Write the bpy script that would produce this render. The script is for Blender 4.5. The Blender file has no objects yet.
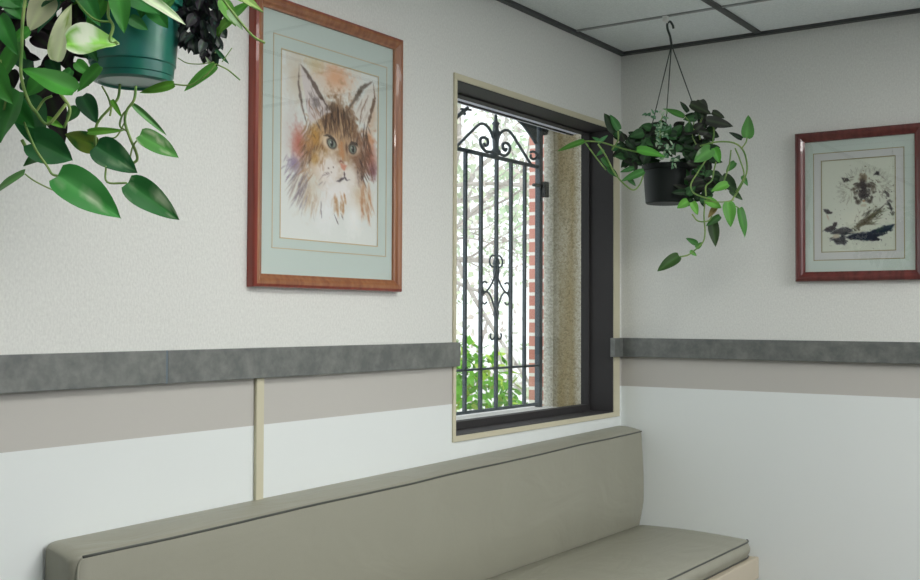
import bpy, math, random
import numpy as np
from mathutils import Vector, Matrix, noise as mnoise
random.seed(7)
col = bpy.context.scene.collection
R = math.radians

# ------------------------------------------------------------------ camera
CAM = Vector((1.93409, -3.94664, 1.38))
CR = Vector((0.82441, 0.565978, 0.004117)); CU = Vector((0.01129, -0.023717, 0.999655)); CD = Vector((-0.56588, 0.824079, 0.025942))
F = 1095.9
cd = bpy.data.cameras.new('camera'); cam = bpy.data.objects.new('camera', cd); col.objects.link(cam)
cd.sensor_width = 36; cd.lens = F/920*36; cd.clip_start = .05
cam.matrix_world = Matrix(((CR.x, CU.x, -CD.x, CAM.x), (CR.y, CU.y, -CD.y, CAM.y), (CR.z, CU.z, -CD.z, CAM.z), (0, 0, 0, 1)))
cd.dof.use_dof = False
bpy.context.scene.camera = cam

def P(x, y, d):
    """point of the room seen in direction (x, y) of the photograph, d metres deep"""
    return CAM + d*(CD + CR*((x-460)/F) + CU*((290-y)/F))

# ------------------------------------------------------------------ materials
def S(r, g, b):
    f = lambda c: ((c/255+.055)/1.055)**2.4 if c/255 > .04045 else c/255/12.92
    return (f(r), f(g), f(b), 1)

class N:
    def __init__(s, name):
        s.m = bpy.data.materials.new(name); s.m.use_nodes = True
        s.t = s.m.node_tree; s.b = s.t.nodes['Principled BSDF']; s.out = s.t.nodes['Material Output']
    def n(s, typ, **kw):
        nd = s.t.nodes.new(typ)
        for k, v in kw.items():
            if k in nd.inputs.keys(): nd.inputs[k].default_value = v
            else: setattr(nd, k, v)
        return nd
    def l(s, a, b): s.t.links.new(a, b)

def basic(name, c, rough=.5, spec=.5, metal=0, noise=None, bump=None, c2=None, coat=0):
    """noise=(scale, detail, lo, hi) mixes c and c2; bump=(scale, strength, distance)"""
    q = N(name); q.b.inputs['Base Color'].default_value = c; q.b.inputs['Roughness'].default_value = rough
    q.b.inputs['Specular IOR Level'].default_value = spec; q.b.inputs['Metallic'].default_value = metal
    q.b.inputs['Coat Weight'].default_value = coat
    tc = q.n('ShaderNodeTexCoord')
    if noise:
        nz = q.n('ShaderNodeTexNoise', Scale=noise[0], Detail=noise[1]); q.l(tc.outputs['Object'], nz.inputs['Vector'])
        rp = q.n('ShaderNodeValToRGB'); rp.color_ramp.elements[0].position = noise[2]; rp.color_ramp.elements[1].position = noise[3]
        rp.color_ramp.elements[0].color = c; rp.color_ramp.elements[1].color = c2
        q.l(nz.outputs['Fac'], rp.inputs['Fac']); q.l(rp.outputs['Color'], q.b.inputs['Base Color'])
    if bump:
        nb = q.n('ShaderNodeTexNoise', Scale=bump[0], Detail=3.0); q.l(tc.outputs['Object'], nb.inputs['Vector'])
        bp = q.n('ShaderNodeBump', Strength=bump[1], Distance=bump[2]); q.l(nb.outputs['Fac'], bp.inputs['Height'])
        q.l(bp.outputs['Normal'], q.b.inputs['Normal'])
    return q.m

WALL_UP = (.77, .78, .745, 1); BEIGE = (.54, .525, .49, 1); WHITE = (.80, .84, .83, 1)
def wall_mat():
    q = N('painted_wall_with_linen_paper'); tc = q.n('ShaderNodeTexCoord'); sp = q.n('ShaderNodeSeparateXYZ'); q.l(tc.outputs['Object'], sp.inputs[0])
    def gt(v): 
        g = q.n('ShaderNodeMath', operation='GREATER_THAN'); g.inputs[1].default_value = v; q.l(sp.outputs['Z'], g.inputs[0]); return g
    # woven paper: fine stretched noise
    mp = q.n('ShaderNodeMapping'); mp.inputs['Scale'].default_value = (260, 260, 90); q.l(tc.outputs['Object'], mp.inputs[0])
    n1 = q.n('ShaderNodeTexNoise', Scale=1.0, Detail=2.0); q.l(mp.outputs[0], n1.inputs['Vector'])
    n2 = q.n('ShaderNodeTexNoise', Scale=170.0, Detail=3.0); q.l(tc.outputs['Object'], n2.inputs['Vector'])
    ad = q.n('ShaderNodeMath', operation='ADD'); q.l(n1.outputs['Fac'], ad.inputs[0]); q.l(n2.outputs['Fac'], ad.inputs[1])
    rp = q.n('ShaderNodeMapRange'); rp.inputs[1].default_value = .6; rp.inputs[2].default_value = 1.4; rp.inputs[3].default_value = .9; rp.inputs[4].default_value = 1.08
    q.l(ad.outputs[0], rp.inputs[0])
    pc = q.n('ShaderNodeMix', data_type='RGBA', blend_type='MULTIPLY'); pc.inputs[0].default_value = 1
    pc.inputs[6].default_value = WALL_UP; q.l(rp.outputs[0], pc.inputs[7])
    m1 = q.n('ShaderNodeMix', data_type='RGBA'); m1.inputs[6].default_value = WHITE; m1.inputs[7].default_value = BEIGE; q.l(gt(1.1164).outputs[0], m1.inputs[0])
    g2 = gt(1.25)
    m2 = q.n('ShaderNodeMix', data_type='RGBA'); q.l(m1.outputs[2], m2.inputs[6]); q.l(pc.outputs[2], m2.inputs[7]); q.l(g2.outputs[0], m2.inputs[0])
    q.l(m2.outputs[2], q.b.inputs['Base Color'])
    q.b.inputs['Roughness'].default_value = .75; q.b.inputs['Specular IOR Level'].default_value = .25
    bp = q.n('ShaderNodeBump', Distance=.002); q.l(ad.outputs[0], bp.inputs['Height'])
    mu = q.n('ShaderNodeMath', operation='MULTIPLY_ADD'); mu.inputs[1].default_value = .12; mu.inputs[2].default_value = .03; q.l(g2.outputs[0], mu.inputs[0]); q.l(mu.outputs[0], bp.inputs['Strength'])
    q.l(bp.outputs['Normal'], q.b.inputs['Normal'])
    return q.m

def col_mat(name, rough=.5, trans=0, spec=.5, vary=0):
    q = N(name); a = q.n('ShaderNodeVertexColor'); a.layer_name = 'paint'
    src = a.outputs['Color']
    q.l(src, q.b.inputs['Base Color']); q.b.inputs['Roughness'].default_value = rough; q.b.inputs['Specular IOR Level'].default_value = spec
    if trans:
        t = q.n('ShaderNodeBsdfTranslucent'); q.l(src, t.inputs['Color']); mx = q.n('ShaderNodeMixShader'); mx.inputs[0].default_value = trans
        q.l(q.b.outputs[0], mx.inputs[1]); q.l(t.outputs[0], mx.inputs[2]); q.l(mx.outputs[0], q.out.inputs['Surface'])
    return q.m

def glass_mat(name, tint=(1, 1, 1, 1), gl=1.0):
    q = N(name); q.t.nodes.remove(q.b)
    t = q.n('ShaderNodeBsdfTransparent'); t.inputs[0].default_value = tint
    g = q.n('ShaderNodeBsdfGlossy'); g.inputs['Roughness'].default_value = .01; g.inputs['Color'].default_value = (gl, gl, gl, 1)
    lw = q.n('ShaderNodeLayerWeight', Blend=.5); pw = q.n('ShaderNodeMath', operation='POWER'); pw.inputs[1].default_value = 4.0; q.l(lw.outputs['Facing'], pw.inputs[0])
    fr = q.n('ShaderNodeMath', operation='MULTIPLY_ADD'); fr.inputs[1].default_value = .8; fr.inputs[2].default_value = .035; q.l(pw.outputs[0], fr.inputs[0])
    mx = q.n('ShaderNodeMixShader'); q.l(fr.outputs[0], mx.inputs[0]); q.l(t.outputs[0], mx.inputs[1]); q.l(g.outputs[0], mx.inputs[2]); q.l(mx.outputs[0], q.out.inputs['Surface'])
    return q.m

def emit_mat(name, c, s):
    q = N(name); q.b.inputs['Base Color'].default_value = (.8, .8, .8, 1)
    q.b.inputs['Emission Color'].default_value = c; q.b.inputs['Emission Strength'].default_value = s
    return q.m

def brick_mat():
    q = N('red_brick'); tc = q.n('ShaderNodeTexCoord'); sp = q.n('ShaderNodeSeparateXYZ'); q.l(tc.outputs['Object'], sp.inputs[0])
    ad = q.n('ShaderNodeMath', operation='ADD'); q.l(sp.outputs['X'], ad.inputs[0]); q.l(sp.outputs['Y'], ad.inputs[1])
    cb = q.n('ShaderNodeCombineXYZ'); ph = q.n('ShaderNodeMath', operation='ADD'); ph.inputs[1].default_value = .0; q.l(ad.outputs[0], ph.inputs[0]); q.l(ph.outputs[0], cb.inputs[0]); q.l(sp.outputs['Z'], cb.inputs[1])
    br = q.n('ShaderNodeTexBrick', Scale=1.0); q.l(cb.outputs[0], br.inputs['Vector'])
    br.inputs['Color1'].default_value = (.50, .20, .16, 1); br.inputs['Color2'].default_value = (.60, .28, .23, 1); br.inputs['Mortar'].default_value = (.80, .77, .74, 1)
    br.inputs['Brick Width'].default_value = .21; br.inputs['Row Height'].default_value = .076; br.inputs['Mortar Size'].default_value = .010
    q.l(br.outputs['Color'], q.b.inputs['Base Color']); q.b.inputs['Roughness'].default_value = .85
    bp = q.n('ShaderNodeBump', Strength=.4, Distance=.01); q.l(br.outputs['Fac'], bp.inputs['Height']); bp.invert = True; q.l(bp.outputs['Normal'], q.b.inputs['Normal'])
    return q.m

def stucco_mat():
    q = N('aggregate_stucco'); tc = q.n('ShaderNodeTexCoord')
    vo = q.n('ShaderNodeTexVoronoi', Scale=150.0); q.l(tc.outputs['Object'], vo.inputs['Vector'])
    hs = q.n('ShaderNodeValToRGB'); e = hs.color_ramp.elements; e[0].position = 0; e[0].color = (.55, .52, .43, 1); e[1].position = 1; e[1].color = (.88, .87, .80, 1)
    x = hs.color_ramp.elements.new(.45); x.color = (.74, .71, .61, 1)
    sr = q.n('ShaderNodeSeparateColor'); q.l(vo.outputs['Color'], sr.inputs[0]); q.l(sr.outputs[0], hs.inputs[0])
    # noisy brown band running down the middle of the reveal
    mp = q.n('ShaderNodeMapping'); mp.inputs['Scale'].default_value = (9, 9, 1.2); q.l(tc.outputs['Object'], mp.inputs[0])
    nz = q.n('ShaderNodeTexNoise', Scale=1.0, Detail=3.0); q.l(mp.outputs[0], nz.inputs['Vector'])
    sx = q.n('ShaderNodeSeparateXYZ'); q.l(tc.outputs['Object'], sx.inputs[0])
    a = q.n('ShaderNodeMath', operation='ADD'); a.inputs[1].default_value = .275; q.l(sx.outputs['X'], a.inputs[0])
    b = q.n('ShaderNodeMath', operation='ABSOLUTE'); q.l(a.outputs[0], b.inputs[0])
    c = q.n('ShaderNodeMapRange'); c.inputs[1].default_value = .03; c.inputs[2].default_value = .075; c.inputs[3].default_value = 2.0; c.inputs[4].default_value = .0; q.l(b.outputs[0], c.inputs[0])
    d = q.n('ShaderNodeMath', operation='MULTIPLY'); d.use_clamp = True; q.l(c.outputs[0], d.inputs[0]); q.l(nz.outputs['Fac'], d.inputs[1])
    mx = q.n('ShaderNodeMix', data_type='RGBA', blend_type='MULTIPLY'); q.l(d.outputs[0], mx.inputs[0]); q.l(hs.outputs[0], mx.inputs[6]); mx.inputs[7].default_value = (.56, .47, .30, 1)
    q.l(mx.outputs[2], q.b.inputs['Base Color']); q.b.inputs['Roughness'].default_value = .9
    bp = q.n('ShaderNodeBump', Strength=.5, Distance=.004); q.l(vo.outputs['Distance'], bp.inputs['Height']); q.l(bp.outputs['Normal'], q.b.inputs['Normal'])
    return q.m

def wood_mat(name, c1, c2, axis=2):
    q = N(name); tc = q.n('ShaderNodeTexCoord'); mp = q.n('ShaderNodeMapping'); s = [60, 60, 60]; s[axis] = 4; mp.inputs['Scale'].default_value = s
    q.l(tc.outputs['Object'], mp.inputs[0]); nz = q.n('ShaderNodeTexNoise', Scale=1.0, Detail=4.0); q.l(mp.outputs[0], nz.inputs['Vector'])
    rp = q.n('ShaderNodeValToRGB'); rp.color_ramp.elements[0].position = .35; rp.color_ramp.elements[1].position = .7; rp.color_ramp.elements[0].color = c1; rp.color_ramp.elements[1].color = c2
    q.l(nz.outputs['Fac'], rp.inputs[0]); q.l(rp.outputs[0], q.b.inputs['Base Color'])
    q.b.inputs['Roughness'].default_value = .35; q.b.inputs['Coat Weight'].default_value = .3
    return q.m

def laminate_mat():
    q = N('mottled_grey_laminate'); tc = q.n('ShaderNodeTexCoord')
    n1 = q.n('ShaderNodeTexNoise', Scale=22.0, Detail=6.0, Roughness=.65); q.l(tc.outputs['Object'], n1.inputs['Vector'])
    rp = q.n('ShaderNodeValToRGB'); e = rp.color_ramp.elements; e[0].position = .38; e[0].color = (.12, .13, .125, 1); e[1].position = .68; e[1].color = (.21, .22, .205, 1)
    q.l(n1.outputs['Fac'], rp.inputs[0]); q.l(rp.outputs[0], q.b.inputs['Base Color']); q.b.inputs['Roughness'].default_value = .33
    return q.m

def vinyl_mat():
    q = N('taupe_vinyl'); tc = q.n('ShaderNodeTexCoord')
    q.b.inputs['Base Color'].default_value = (.295, .29, .232, 1); q.b.inputs['Roughness'].default_value = .42; q.b.inputs['Specular IOR Level'].default_value = .5
    n0 = q.n('ShaderNodeTexNoise', Scale=260.0, Detail=2.0); q.l(tc.outputs['Object'], n0.inputs['Vector'])
    mp = q.n('ShaderNodeMapping'); mp.inputs['Scale'].default_value = (14, 3, 5); mp.inputs['Rotation'].default_value = (.3, .2, .5); q.l(tc.outputs['Object'], mp.inputs[0])
    n1 = q.n('ShaderNodeTexNoise', Scale=1.0, Detail=3.0, Distortion=1.2); q.l(mp.outputs[0], n1.inputs['Vector'])
    b1 = q.n('ShaderNodeBump', Strength=.35, Distance=.012); q.l(n1.outputs['Fac'], b1.inputs['Height'])
    b0 = q.n('ShaderNodeBump', Strength=.12, Distance=.001); q.l(n0.outputs['Fac'], b0.inputs['Height']); q.l(b1.outputs['Normal'], b0.inputs['Normal'])
    q.l(b0.outputs['Normal'], q.b.inputs['Normal'])
    return q.m

M = dict(
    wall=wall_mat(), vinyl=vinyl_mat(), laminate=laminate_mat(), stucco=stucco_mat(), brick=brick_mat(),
    tile=basic('ceiling_tile', (.74, .79, .79, 1), .95, .1, noise=(190, 4, .42, .6), c2=(.82, .87, .87, 1), bump=(160, .3, .003)),
    tbar=basic('grey_ceiling_bar', (.30, .32, .32, 1), .5), tdark=basic('dark_ceiling_bar', (.055, .06, .06, 1), .5),
    cream=basic('cream_trim_paint', (.62, .585, .43, 1), .5, bump=(40, .1, .002)),
    bronze=basic('dark_bronze_aluminium', (.044, .042, .043, 1), .6, .2), alu=basic('sash_edge_aluminium', (.78, .78, .92, 1), .5),
    seam=basic('dark_seam', (.03, .03, .03, 1), .7), welt=basic('dark_welt_vinyl', (.07, .075, .065, 1), .45),
    joint=basic('joint_filler', (.13, .17, .2, 1), .6),
    low_bounce_wall=basic('low_bounce_wall_paint', (.07, .08, .09, 1), .8, .2),  # unseen right and front walls, coloured dark to cut bounce light
    tan_paint=basic('tan_painted_rail', (.52, .46, .36, 1), .5),
    light_wood=wood_mat('pale_bench_wood', (.56, .46, .32, 1), (.66, .56, .41, 1), 1),
    frame_red=wood_mat('mahogany_frame_wood', (.22, .030, .018, 1), (.33, .055, .03, 1), 2), frame_tan=wood_mat('brown_inner_frame_wood', (.25, .085, .035, 1), (.36, .15, .06, 1), 2),
    frame_dark=wood_mat('dark_cherry_frame_wood', (.10, .022, .020, 1), (.18, .040, .034, 1), 2),
    mat_board=basic('blue_green_mat_board', (.55, .64, .60, 1), .9, .1), gold=basic('gilt_line', (.56, .43, .24, 1), .5),
    mat_board2=basic('pale_green_mat_board', (.60, .69, .64, 1), .9, .1), mat_inner=basic('lilac_grey_mat_board', (.62, .64, .63, 1), .9, .1), gilt2=basic('olive_line', (.34, .31, .17, 1), .6),
    paint=col_mat('watercolour_paper', .9, 0, .1), glass=glass_mat('picture_glass'), wglass=glass_mat('window_glass', (.96, .98, .97, 1), .6),
    leaf=col_mat('pothos_leaf', .42, .12, .35), vine=basic('vine_stem', (.11, .25, .045, 1), .5, noise=(30, 2, .35, .7), c2=(.30, .42, .12, 1)),
    pot=basic('green_plastic_pot', (.014, .13, .105, 1), .28, .5, noise=(14, 3, .4, .7), c2=(.022, .19, .115, 1)), pot_dark=basic('dark_green_pot', (.010, .014, .013, 1), .5, .2),
    soil=basic('potting_soil', (.03, .022, .016, 1), .95, bump=(90, .8, .01)), wire=basic('green_wire', (.045, .06, .05, 1), .5), hookm=basic('dark_hook_metal', (.03, .045, .04, 1), .4), clip=basic('white_clip', (.75, .76, .74, 1), .5),
    iron=basic('blue_black_iron_paint', (.035, .055, .075, 1), .4, .5), outleaf=col_mat('outdoor_leaf', .5, .35, .3), bark=basic('tree_bark', (.46, .42, .39, 1), .9, noise=(12, 4, .4, .6), c2=(.60, .55, .52, 1), bump=(30, .6, .02)),
    paving=basic('pale_concrete_paving', (.74, .73, .71, 1), .9, noise=(3, 4, .4, .6), c2=(.84, .83, .81, 1)),
    carpet=basic('grey_carpet', (.09, .09, .09, 1), .95, noise=(120, 3, .4, .6), c2=(.12, .12, .115, 1)), base=basic('vinyl_baseboard', (.10, .10, .10, 1), .6),
    lampf=basic('white_enamel', (.8, .8, .8, 1), .4), hinge=basic('black_hinge_iron', (.012, .016, .018, 1), .5),
)

# ------------------------------------------------------------------ mesh helpers
class MB:
    def __init__(s): s.v = []; s.f = []; s.mi = []; s.c = []
    def add(s, vs, fs, mi=0, cs=None):
        o = len(s.v); s.v += [tuple(v) for v in vs]; s.f += [tuple(i+o for i in f) for f in fs]; s.mi += [mi]*len(fs)
        if cs is not None: s.c += cs
    def box(s, a, b, mi=0):
        x0, y0, z0 = a; x1, y1, z1 = b
        vs = [(x0,y0,z0),(x1,y0,z0),(x1,y1,z0),(x0,y1,z0),(x0,y0,z1),(x1,y0,z1),(x1,y1,z1),(x0,y1,z1)]
        s.add(vs, [(0,3,2,1),(4,5,6,7),(0,1,5,4),(1,2,6,5),(2,3,7,6),(3,0,4,7)], mi)
    def tube(s, pts, r, n=8, mi=0, smooth=0, cap=True):
        pts = [Vector(p) for p in pts]
        if smooth: pts = catmull(pts, smooth)
        rr = r if callable(r) else (lambda t: r)
        k = len(pts); t0 = (pts[1]-pts[0]).normalized(); up = Vector((0,0,1)) if abs(t0.z) < .9 else Vector((1,0,0))
        nrm = t0.cross(up).normalized(); vs = []; fs = []
        for i, p in enumerate(pts):
            t = (pts[min(i+1,k-1)]-pts[max(i-1,0)]);  t = t.normalized() if t.length > 1e-9 else t0
            nrm = (nrm - t*nrm.dot(t)).normalized(); bn = t.cross(nrm); q = rr(i/(k-1))
            for j in range(n): a = 2*math.pi*j/n; vs.append(p + (nrm*math.cos(a)+bn*math.sin(a))*q)
        for i in range(k-1):
            for j in range(n): fs.append((i*n+j, i*n+(j+1)%n, (i+1)*n+(j+1)%n, (i+1)*n+j))
        if cap: fs += [tuple(range(n-1,-1,-1)), tuple(range((k-1)*n, k*n))]
        s.add(vs, fs, mi)
    def lathe(s, c, prof, n=32, mi=0):
        c = Vector(c); vs = []; fs = []
        for r, z in prof:
            for j in range(n): a = 2*math.pi*j/n; vs.append((c.x+r*math.cos(a), c.y+r*math.sin(a), c.z+z))
        for i in range(len(prof)-1):
            for j in range(n): fs.append((i*n+j, i*n+(j+1)%n, (i+1)*n+(j+1)%n, (i+1)*n+j))
        s.add(vs, fs, mi)
    def build(s, name, mats, parent=None, smooth=False, bevel=0, angle=None):
        me = bpy.data.meshes.new(name); me.from_pydata(s.v, [], s.f); 
        for m in (mats if isinstance(mats, (list, tuple)) else [mats]): me.materials.append(m)
        me.polygons.foreach_set('material_index', s.mi)
        if s.c:
            a = me.color_attributes.new('paint', 'FLOAT_COLOR', 'POINT'); a.data.foreach_set('color', np.array([(c[0],c[1],c[2],1) for c in s.c], dtype=np.float32).ravel())
        if smooth: me.polygons.foreach_set('use_smooth', [True]*len(me.polygons))
        me.update(); o = bpy.data.objects.new(name, me); col.objects.link(o)
        if smooth and angle:
            me.set_sharp_from_angle(angle=R(angle))
        if parent:
            o.parent = parent; o.matrix_parent_inverse = Matrix.Translation(-parent.location)
        if bevel:
            b = o.modifiers.new('bevel', 'BEVEL'); b.width = bevel; b.segments = 3; b.limit_method = 'ANGLE'; b.angle_limit = R(40)
        return o

def catmull(p, k):
    out = []; q = [2*p[0]-p[1]] + p + [2*p[-1]-p[-2]]
    for i in range(1, len(q)-2):
        for j in range(k):
            t = j/k; a, b, c, d = q[i-1], q[i], q[i+1], q[i+2]
            out.append(.5*((2*b)+(c-a)*t+(2*a-5*b+4*c-d)*t*t+(3*b-a-3*c+d)*t**3))
    out.append(p[-1]); return out

def boxo(name, a, b, m, parent=None, bevel=0):
    q = MB(); q.box(a, b); return q.build(name, m, parent, bevel=bevel)
def struct(o): o['kind'] = 'structure'; return o
def tag(o, label, cat, group=None, kind=None):
    o['label'] = label; o['category'] = cat
    if group: o['group'] = group
    if kind: o['kind'] = kind
    return o
def empty(name, loc):
    o = bpy.data.objects.new(name, None); o.location = Vector(loc); o.empty_display_size = .1; col.objects.link(o); return o

# ------------------------------------------------------------------ room shell
FL, H, XR, YF = .10, 2.44, 4.3, -6.1
WY0, WY1, WZ0, WZ1, WT = -1.156, -.072, 1.0164, 2.1229, .30      # window opening
q = MB()                                                        # left wall with its opening (thickness .30)
def ring(x0, x1, z0o, z1o, y0, y1, z0, z1, ya, yb):
    q.box((x0, ya, z0o), (x1, y0, z1o)); q.box((x0, y1, z0o), (x1, yb, z1o)); q.box((x0, y0, z0o), (x1, y1, z0)); q.box((x0, y0, z1), (x1, y1, z1o))
ring(-.112, 0, FL-.1, H+.1, WY0, WY1, WZ0, WZ1, YF-.1, .1)
wl = struct(q.build('wall_left', M['wall']))
struct(boxo('wall_back', (0, 0, FL-.1), (XR+.1, .1, H+.1), M['wall']))
RY0, RY1, RZ0, RZ1 = -3.4, -.40, .80, 2.36                      # wide unseen window added opposite the bench to bring in daylight
q = MB(); ring(XR, XR+.12, FL-.1, H+.1, RY0, RY1, RZ0, RZ1, YF-.1, 0); struct(q.build('wall_right', M['low_bounce_wall']))
w2 = empty('added_window', (XR, (RY0+RY1)/2, RZ0)); struct(w2)
q = MB(); ring(XR+.03, XR+.08, RZ0, RZ1, RY0+.05, RY1-.05, RZ0+.05, RZ1-.05, RY0, RY1)
for k in (1, 2): yy = RY0+(RY1-RY0)*k/3; q.box((XR+.03, yy-.02, RZ0+.05), (XR+.08, yy+.02, RZ1-.05))
q.build('sash', M['bronze'], w2)
struct(boxo('ground_street', (XR+.12, -20, -.16), (40, 14, -.1), M['paving']))  # unseen ground outside the added window, bounces light in
struct(boxo('wall_front', (0, YF-.1, FL-.1), (XR, YF, H+.1), M['low_bounce_wall']))
struct(boxo('floor', (0, YF, FL-.1), (XR, 0, FL), M['carpet']))
struct(boxo('baseboard_back', (0.6, -.008, FL), (XR, 0, FL+.1), M['base']))
struct(boxo('baseboard_left', (0, YF, FL), (.008, -2.7, FL+.1), M['base']))
# stucco shell of the house outside, with a slightly stepped reveal
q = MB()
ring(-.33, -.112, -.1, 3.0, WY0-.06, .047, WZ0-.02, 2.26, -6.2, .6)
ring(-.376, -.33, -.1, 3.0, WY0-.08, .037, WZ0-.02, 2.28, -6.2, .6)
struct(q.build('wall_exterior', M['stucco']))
# ceiling: tile boards and the T-bar grid
GX = [0, .565, 1.175, 1.785, 2.395, 3.005, 3.615, XR]
GY = [0, -.41, -1.02, -1.63, -2.24, -2.85, -3.46, -4.07, -4.68, -5.29, -5.9, YF]
fill_panel_cells = {(1, 5), (1, 6), (2, 3), (2, 4), (5, 1), (5, 2)}
q = MB()
for i in range(len(GX)-1):
    for j in range(len(GY)-1):
        if (i, j) in fill_panel_cells: continue
        q.box((GX[i], GY[j+1], H), (GX[i+1], GY[j], H+.015))
struct(q.build('ceiling', M['tile']))
q = MB(); q.box((0, YF-.1, H+.1), (XR+.1, 0.1, H+.14)); struct(q.build('ceiling_deck', M['lampf']))
q = MB()
for x in GX[1:-1]: q.box((x-.0125, YF, H-.006), (x+.0125, 0, H+.002))
q.box((0, -.022, H-.012), (XR, 0, H+.001)); q.box((0, YF, H-.012), (.022, 0, H+.001))
g = struct(q.build('trim_1', M['tdark']))
q = MB()
for y in GY[1:-1]: q.box((0, y-.007, H-.005), (XR, y+.007, H+.001))
struct(q.build('trim_2', M['tbar']))

# unseen ceiling fill lights added to brighten the room, two cells long
def fill_panel(i, j, s, label):
    x0, x1, y0, y1 = GX[i]+.0125, GX[i+1]-.0125, GY[j+2]+.0125, GY[j]-.0125
    t = empty('ceiling_fill_light', ((x0+x1)/2, (y0+y1)/2, H)); tag(t, label, 'light', 'added ceiling fill lights')
    m = MB(); m.box((x0, y0, H-.004), (x0+.025, y1, H+.09)); m.box((x1-.025, y0, H-.004), (x1, y1, H+.09)); m.box((x0+.025, y0, H-.004), (x1-.025, y0+.025, H+.09)); m.box((x0+.025, y1-.025, H-.004), (x1-.025, y1, H+.09))
    m.box((x0+.025, y0+.025, H+.07), (x1-.025, y1-.025, H+.09)); m.build('frame', M['lampf'], t)
    m = MB(); m.box((x0+.025, y0+.025, H-.001), (x1-.025, y1-.025, H+.003)); m.build('diffuser', emit_mat('fill_diffuser', (.99, .985, .955, 1), s), t)
LS = (3.0, 13.0, 44.0)
fill_panel(1, 5, LS[0], 'added fill-light ceiling panel near the left wall, out of the picture')
fill_panel(2, 3, LS[1], 'added fill-light ceiling panel over the middle of the room, out of the picture')
fill_panel(5, 1, LS[2], 'added fill-light ceiling panel by the far right wall, out of the picture')

# chair-rail strips
q = MB(); q.box((0, -6.0, 1.2324), (.02, -2.3085, 1.3062)); q.box((0, -2.3035, 1.2324), (.02, -1.155, 1.3062)); 
t3 = struct(q.build('trim_3', M['laminate'], bevel=.0015))
boxo('joint', (0, -2.3085, 1.2324), (.0195, -2.3035, 1.3062), M['joint'], t3)
q = MB(); q.box((0, -.022, 1.2324), (XR, 0, 1.3062)); q.box((0, -.095, 1.2324), (.02, -.022, 1.3062)); struct(q.build('trim_4', M['laminate'], bevel=.0015))
struct(boxo('trim_5', (0, -2.018, .70), (.010, -1.992, 1.2322), M['cream'], bevel=.002))

# ------------------------------------------------------------------ window
w = empty('window_1', (0, (WY0+WY1)/2, WZ0)); struct(w)
q = MB(); T = .006
q.box((0, WY0-.016, WZ0-.018), (T, WY1+.048, WZ0)); q.box((0, WY0-.016, WZ1), (T, WY1+.048, WZ1+.020)); q.box((0, WY0-.016, WZ0), (T, WY0, WZ1)); q.box((0, WY1, WZ0), (T, WY1+.048, WZ1))
q.build('casing', M['cream'], w, bevel=.0015)
q = MB(); e = .002
q.box((-.112, WY0, WZ0), (0.001, WY0+e, WZ1)); q.box((-.112, WY1-e, WZ0), (0.001, WY1, WZ1)); q.box((-.112, WY0, WZ0), (0.001, WY1, WZ0+e)); q.box((-.112, WY0, WZ1-e), (0.001, WY1, WZ1))
q.build('reveal_lining', M['bronze'], w)
q = MB(); a, b = -.135, -.1
q.box((a, WY0+e, WZ0+e), (b, WY0+.02, WZ1-e)); q.box((a, WY1-.012, WZ0+e), (b, WY1-e, WZ1-e)); q.box((a, WY0+.02, WZ0+e), (b, WY1-.012, WZ0+.026)); q.box((a, WY0+.02, WZ1-.008), (b, WY1-.012, WZ1-e))
q.build('sash', M['bronze'], w)
q = MB(); q.box((-.175, WY0, WZ1-.002), (-.136, WY1, WZ1+.02)); q.box((-.185, WY0, WZ1-.006), (-.175, WY1, WZ1+.02), 1); q.box((-.215, WY0, WZ1+.002), (-.185, WY1, WZ1+.02))
q.build('header_flashing', [M['alu'], M['bronze']], w)
q = MB(); q.box((-.47, WY0-.05, WZ0-.03), (-.136, .036, WZ0-.001)); q.build('outer_sill', M['paving'], w)
boxo('glass', (-.122, WY0+.018, WZ0+.024), (-.118, WY1-.010, WZ1-.006), M['wglass'], w)

# ------------------------------------------------------------------ iron window grille
GXp = -.37
g = empty('window_grille', (GXp, -.36, WZ0)); tag(g, 'dark blue-black wrought iron grille with scrolls and finial outside the window', 'window grille')
def gy(x):  # picture column -> Y on the grille plane
    d = CD + CR*((x-460)/F); t = (GXp-CAM.x)/d.x; return CAM.y + t*d.y
def G(x, y, dx=0):
    d = CD + CR*((x-460)/F) + CU*((290-y)/F); t = (GXp+dx-CAM.x)/d.x; return CAM + d*t
zr, zc, zb = 2.010, 1.187, WZ0+.012
bars = [gy(x) for x in (464.9, 480.6, 496.2, 510.6, 524.4)]; yl = bars[0]-(bars[1]-bars[0]); 
yp = gy(538.8)
for y in [yl-.109, yl] + bars:
    q = MB(); q.box((GXp-.006, y-.0065, zb), (GXp+.006, y+.0065, zr)); q.build('bar', M['iron'], g)
for z, h in ((zr, .0075), (zc, .0045), (zb, .006)):
    q = MB(); q.box((GXp-.006, yl-.22, z-h), (GXp+.006, yp, z+h)); q.build('rail', M['iron'], g, bevel=.002)
for y in (yp, yl-.22):
    q = MB(); q.box((GXp-.012, y-.013, WZ0-.001), (GXp+.012, y+.013, 2.235)); q.build('post', M['iron'], g, bevel=.002)
def curl(cx, cy, r, a0, a1, r1):  # spiral in grille plane (picture-like sense: cx right, cy down), returned as offsets
    return [(cx+(r+(r1-r)*t)*math.cos(a0+(a1-a0)*t), cy+(r+(r1-r)*t)*math.sin(a0+(a1-a0)*t)) for t in [i/14 for i in range(15)]]
def scroll(pts, r=.006, dx=0, k=6):
    m = MB(); m.tube([G(x, y, dx) for x, y in pts], r, 8, smooth=k); return m.build('scroll', M['iron'], g, smooth=True)
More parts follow.
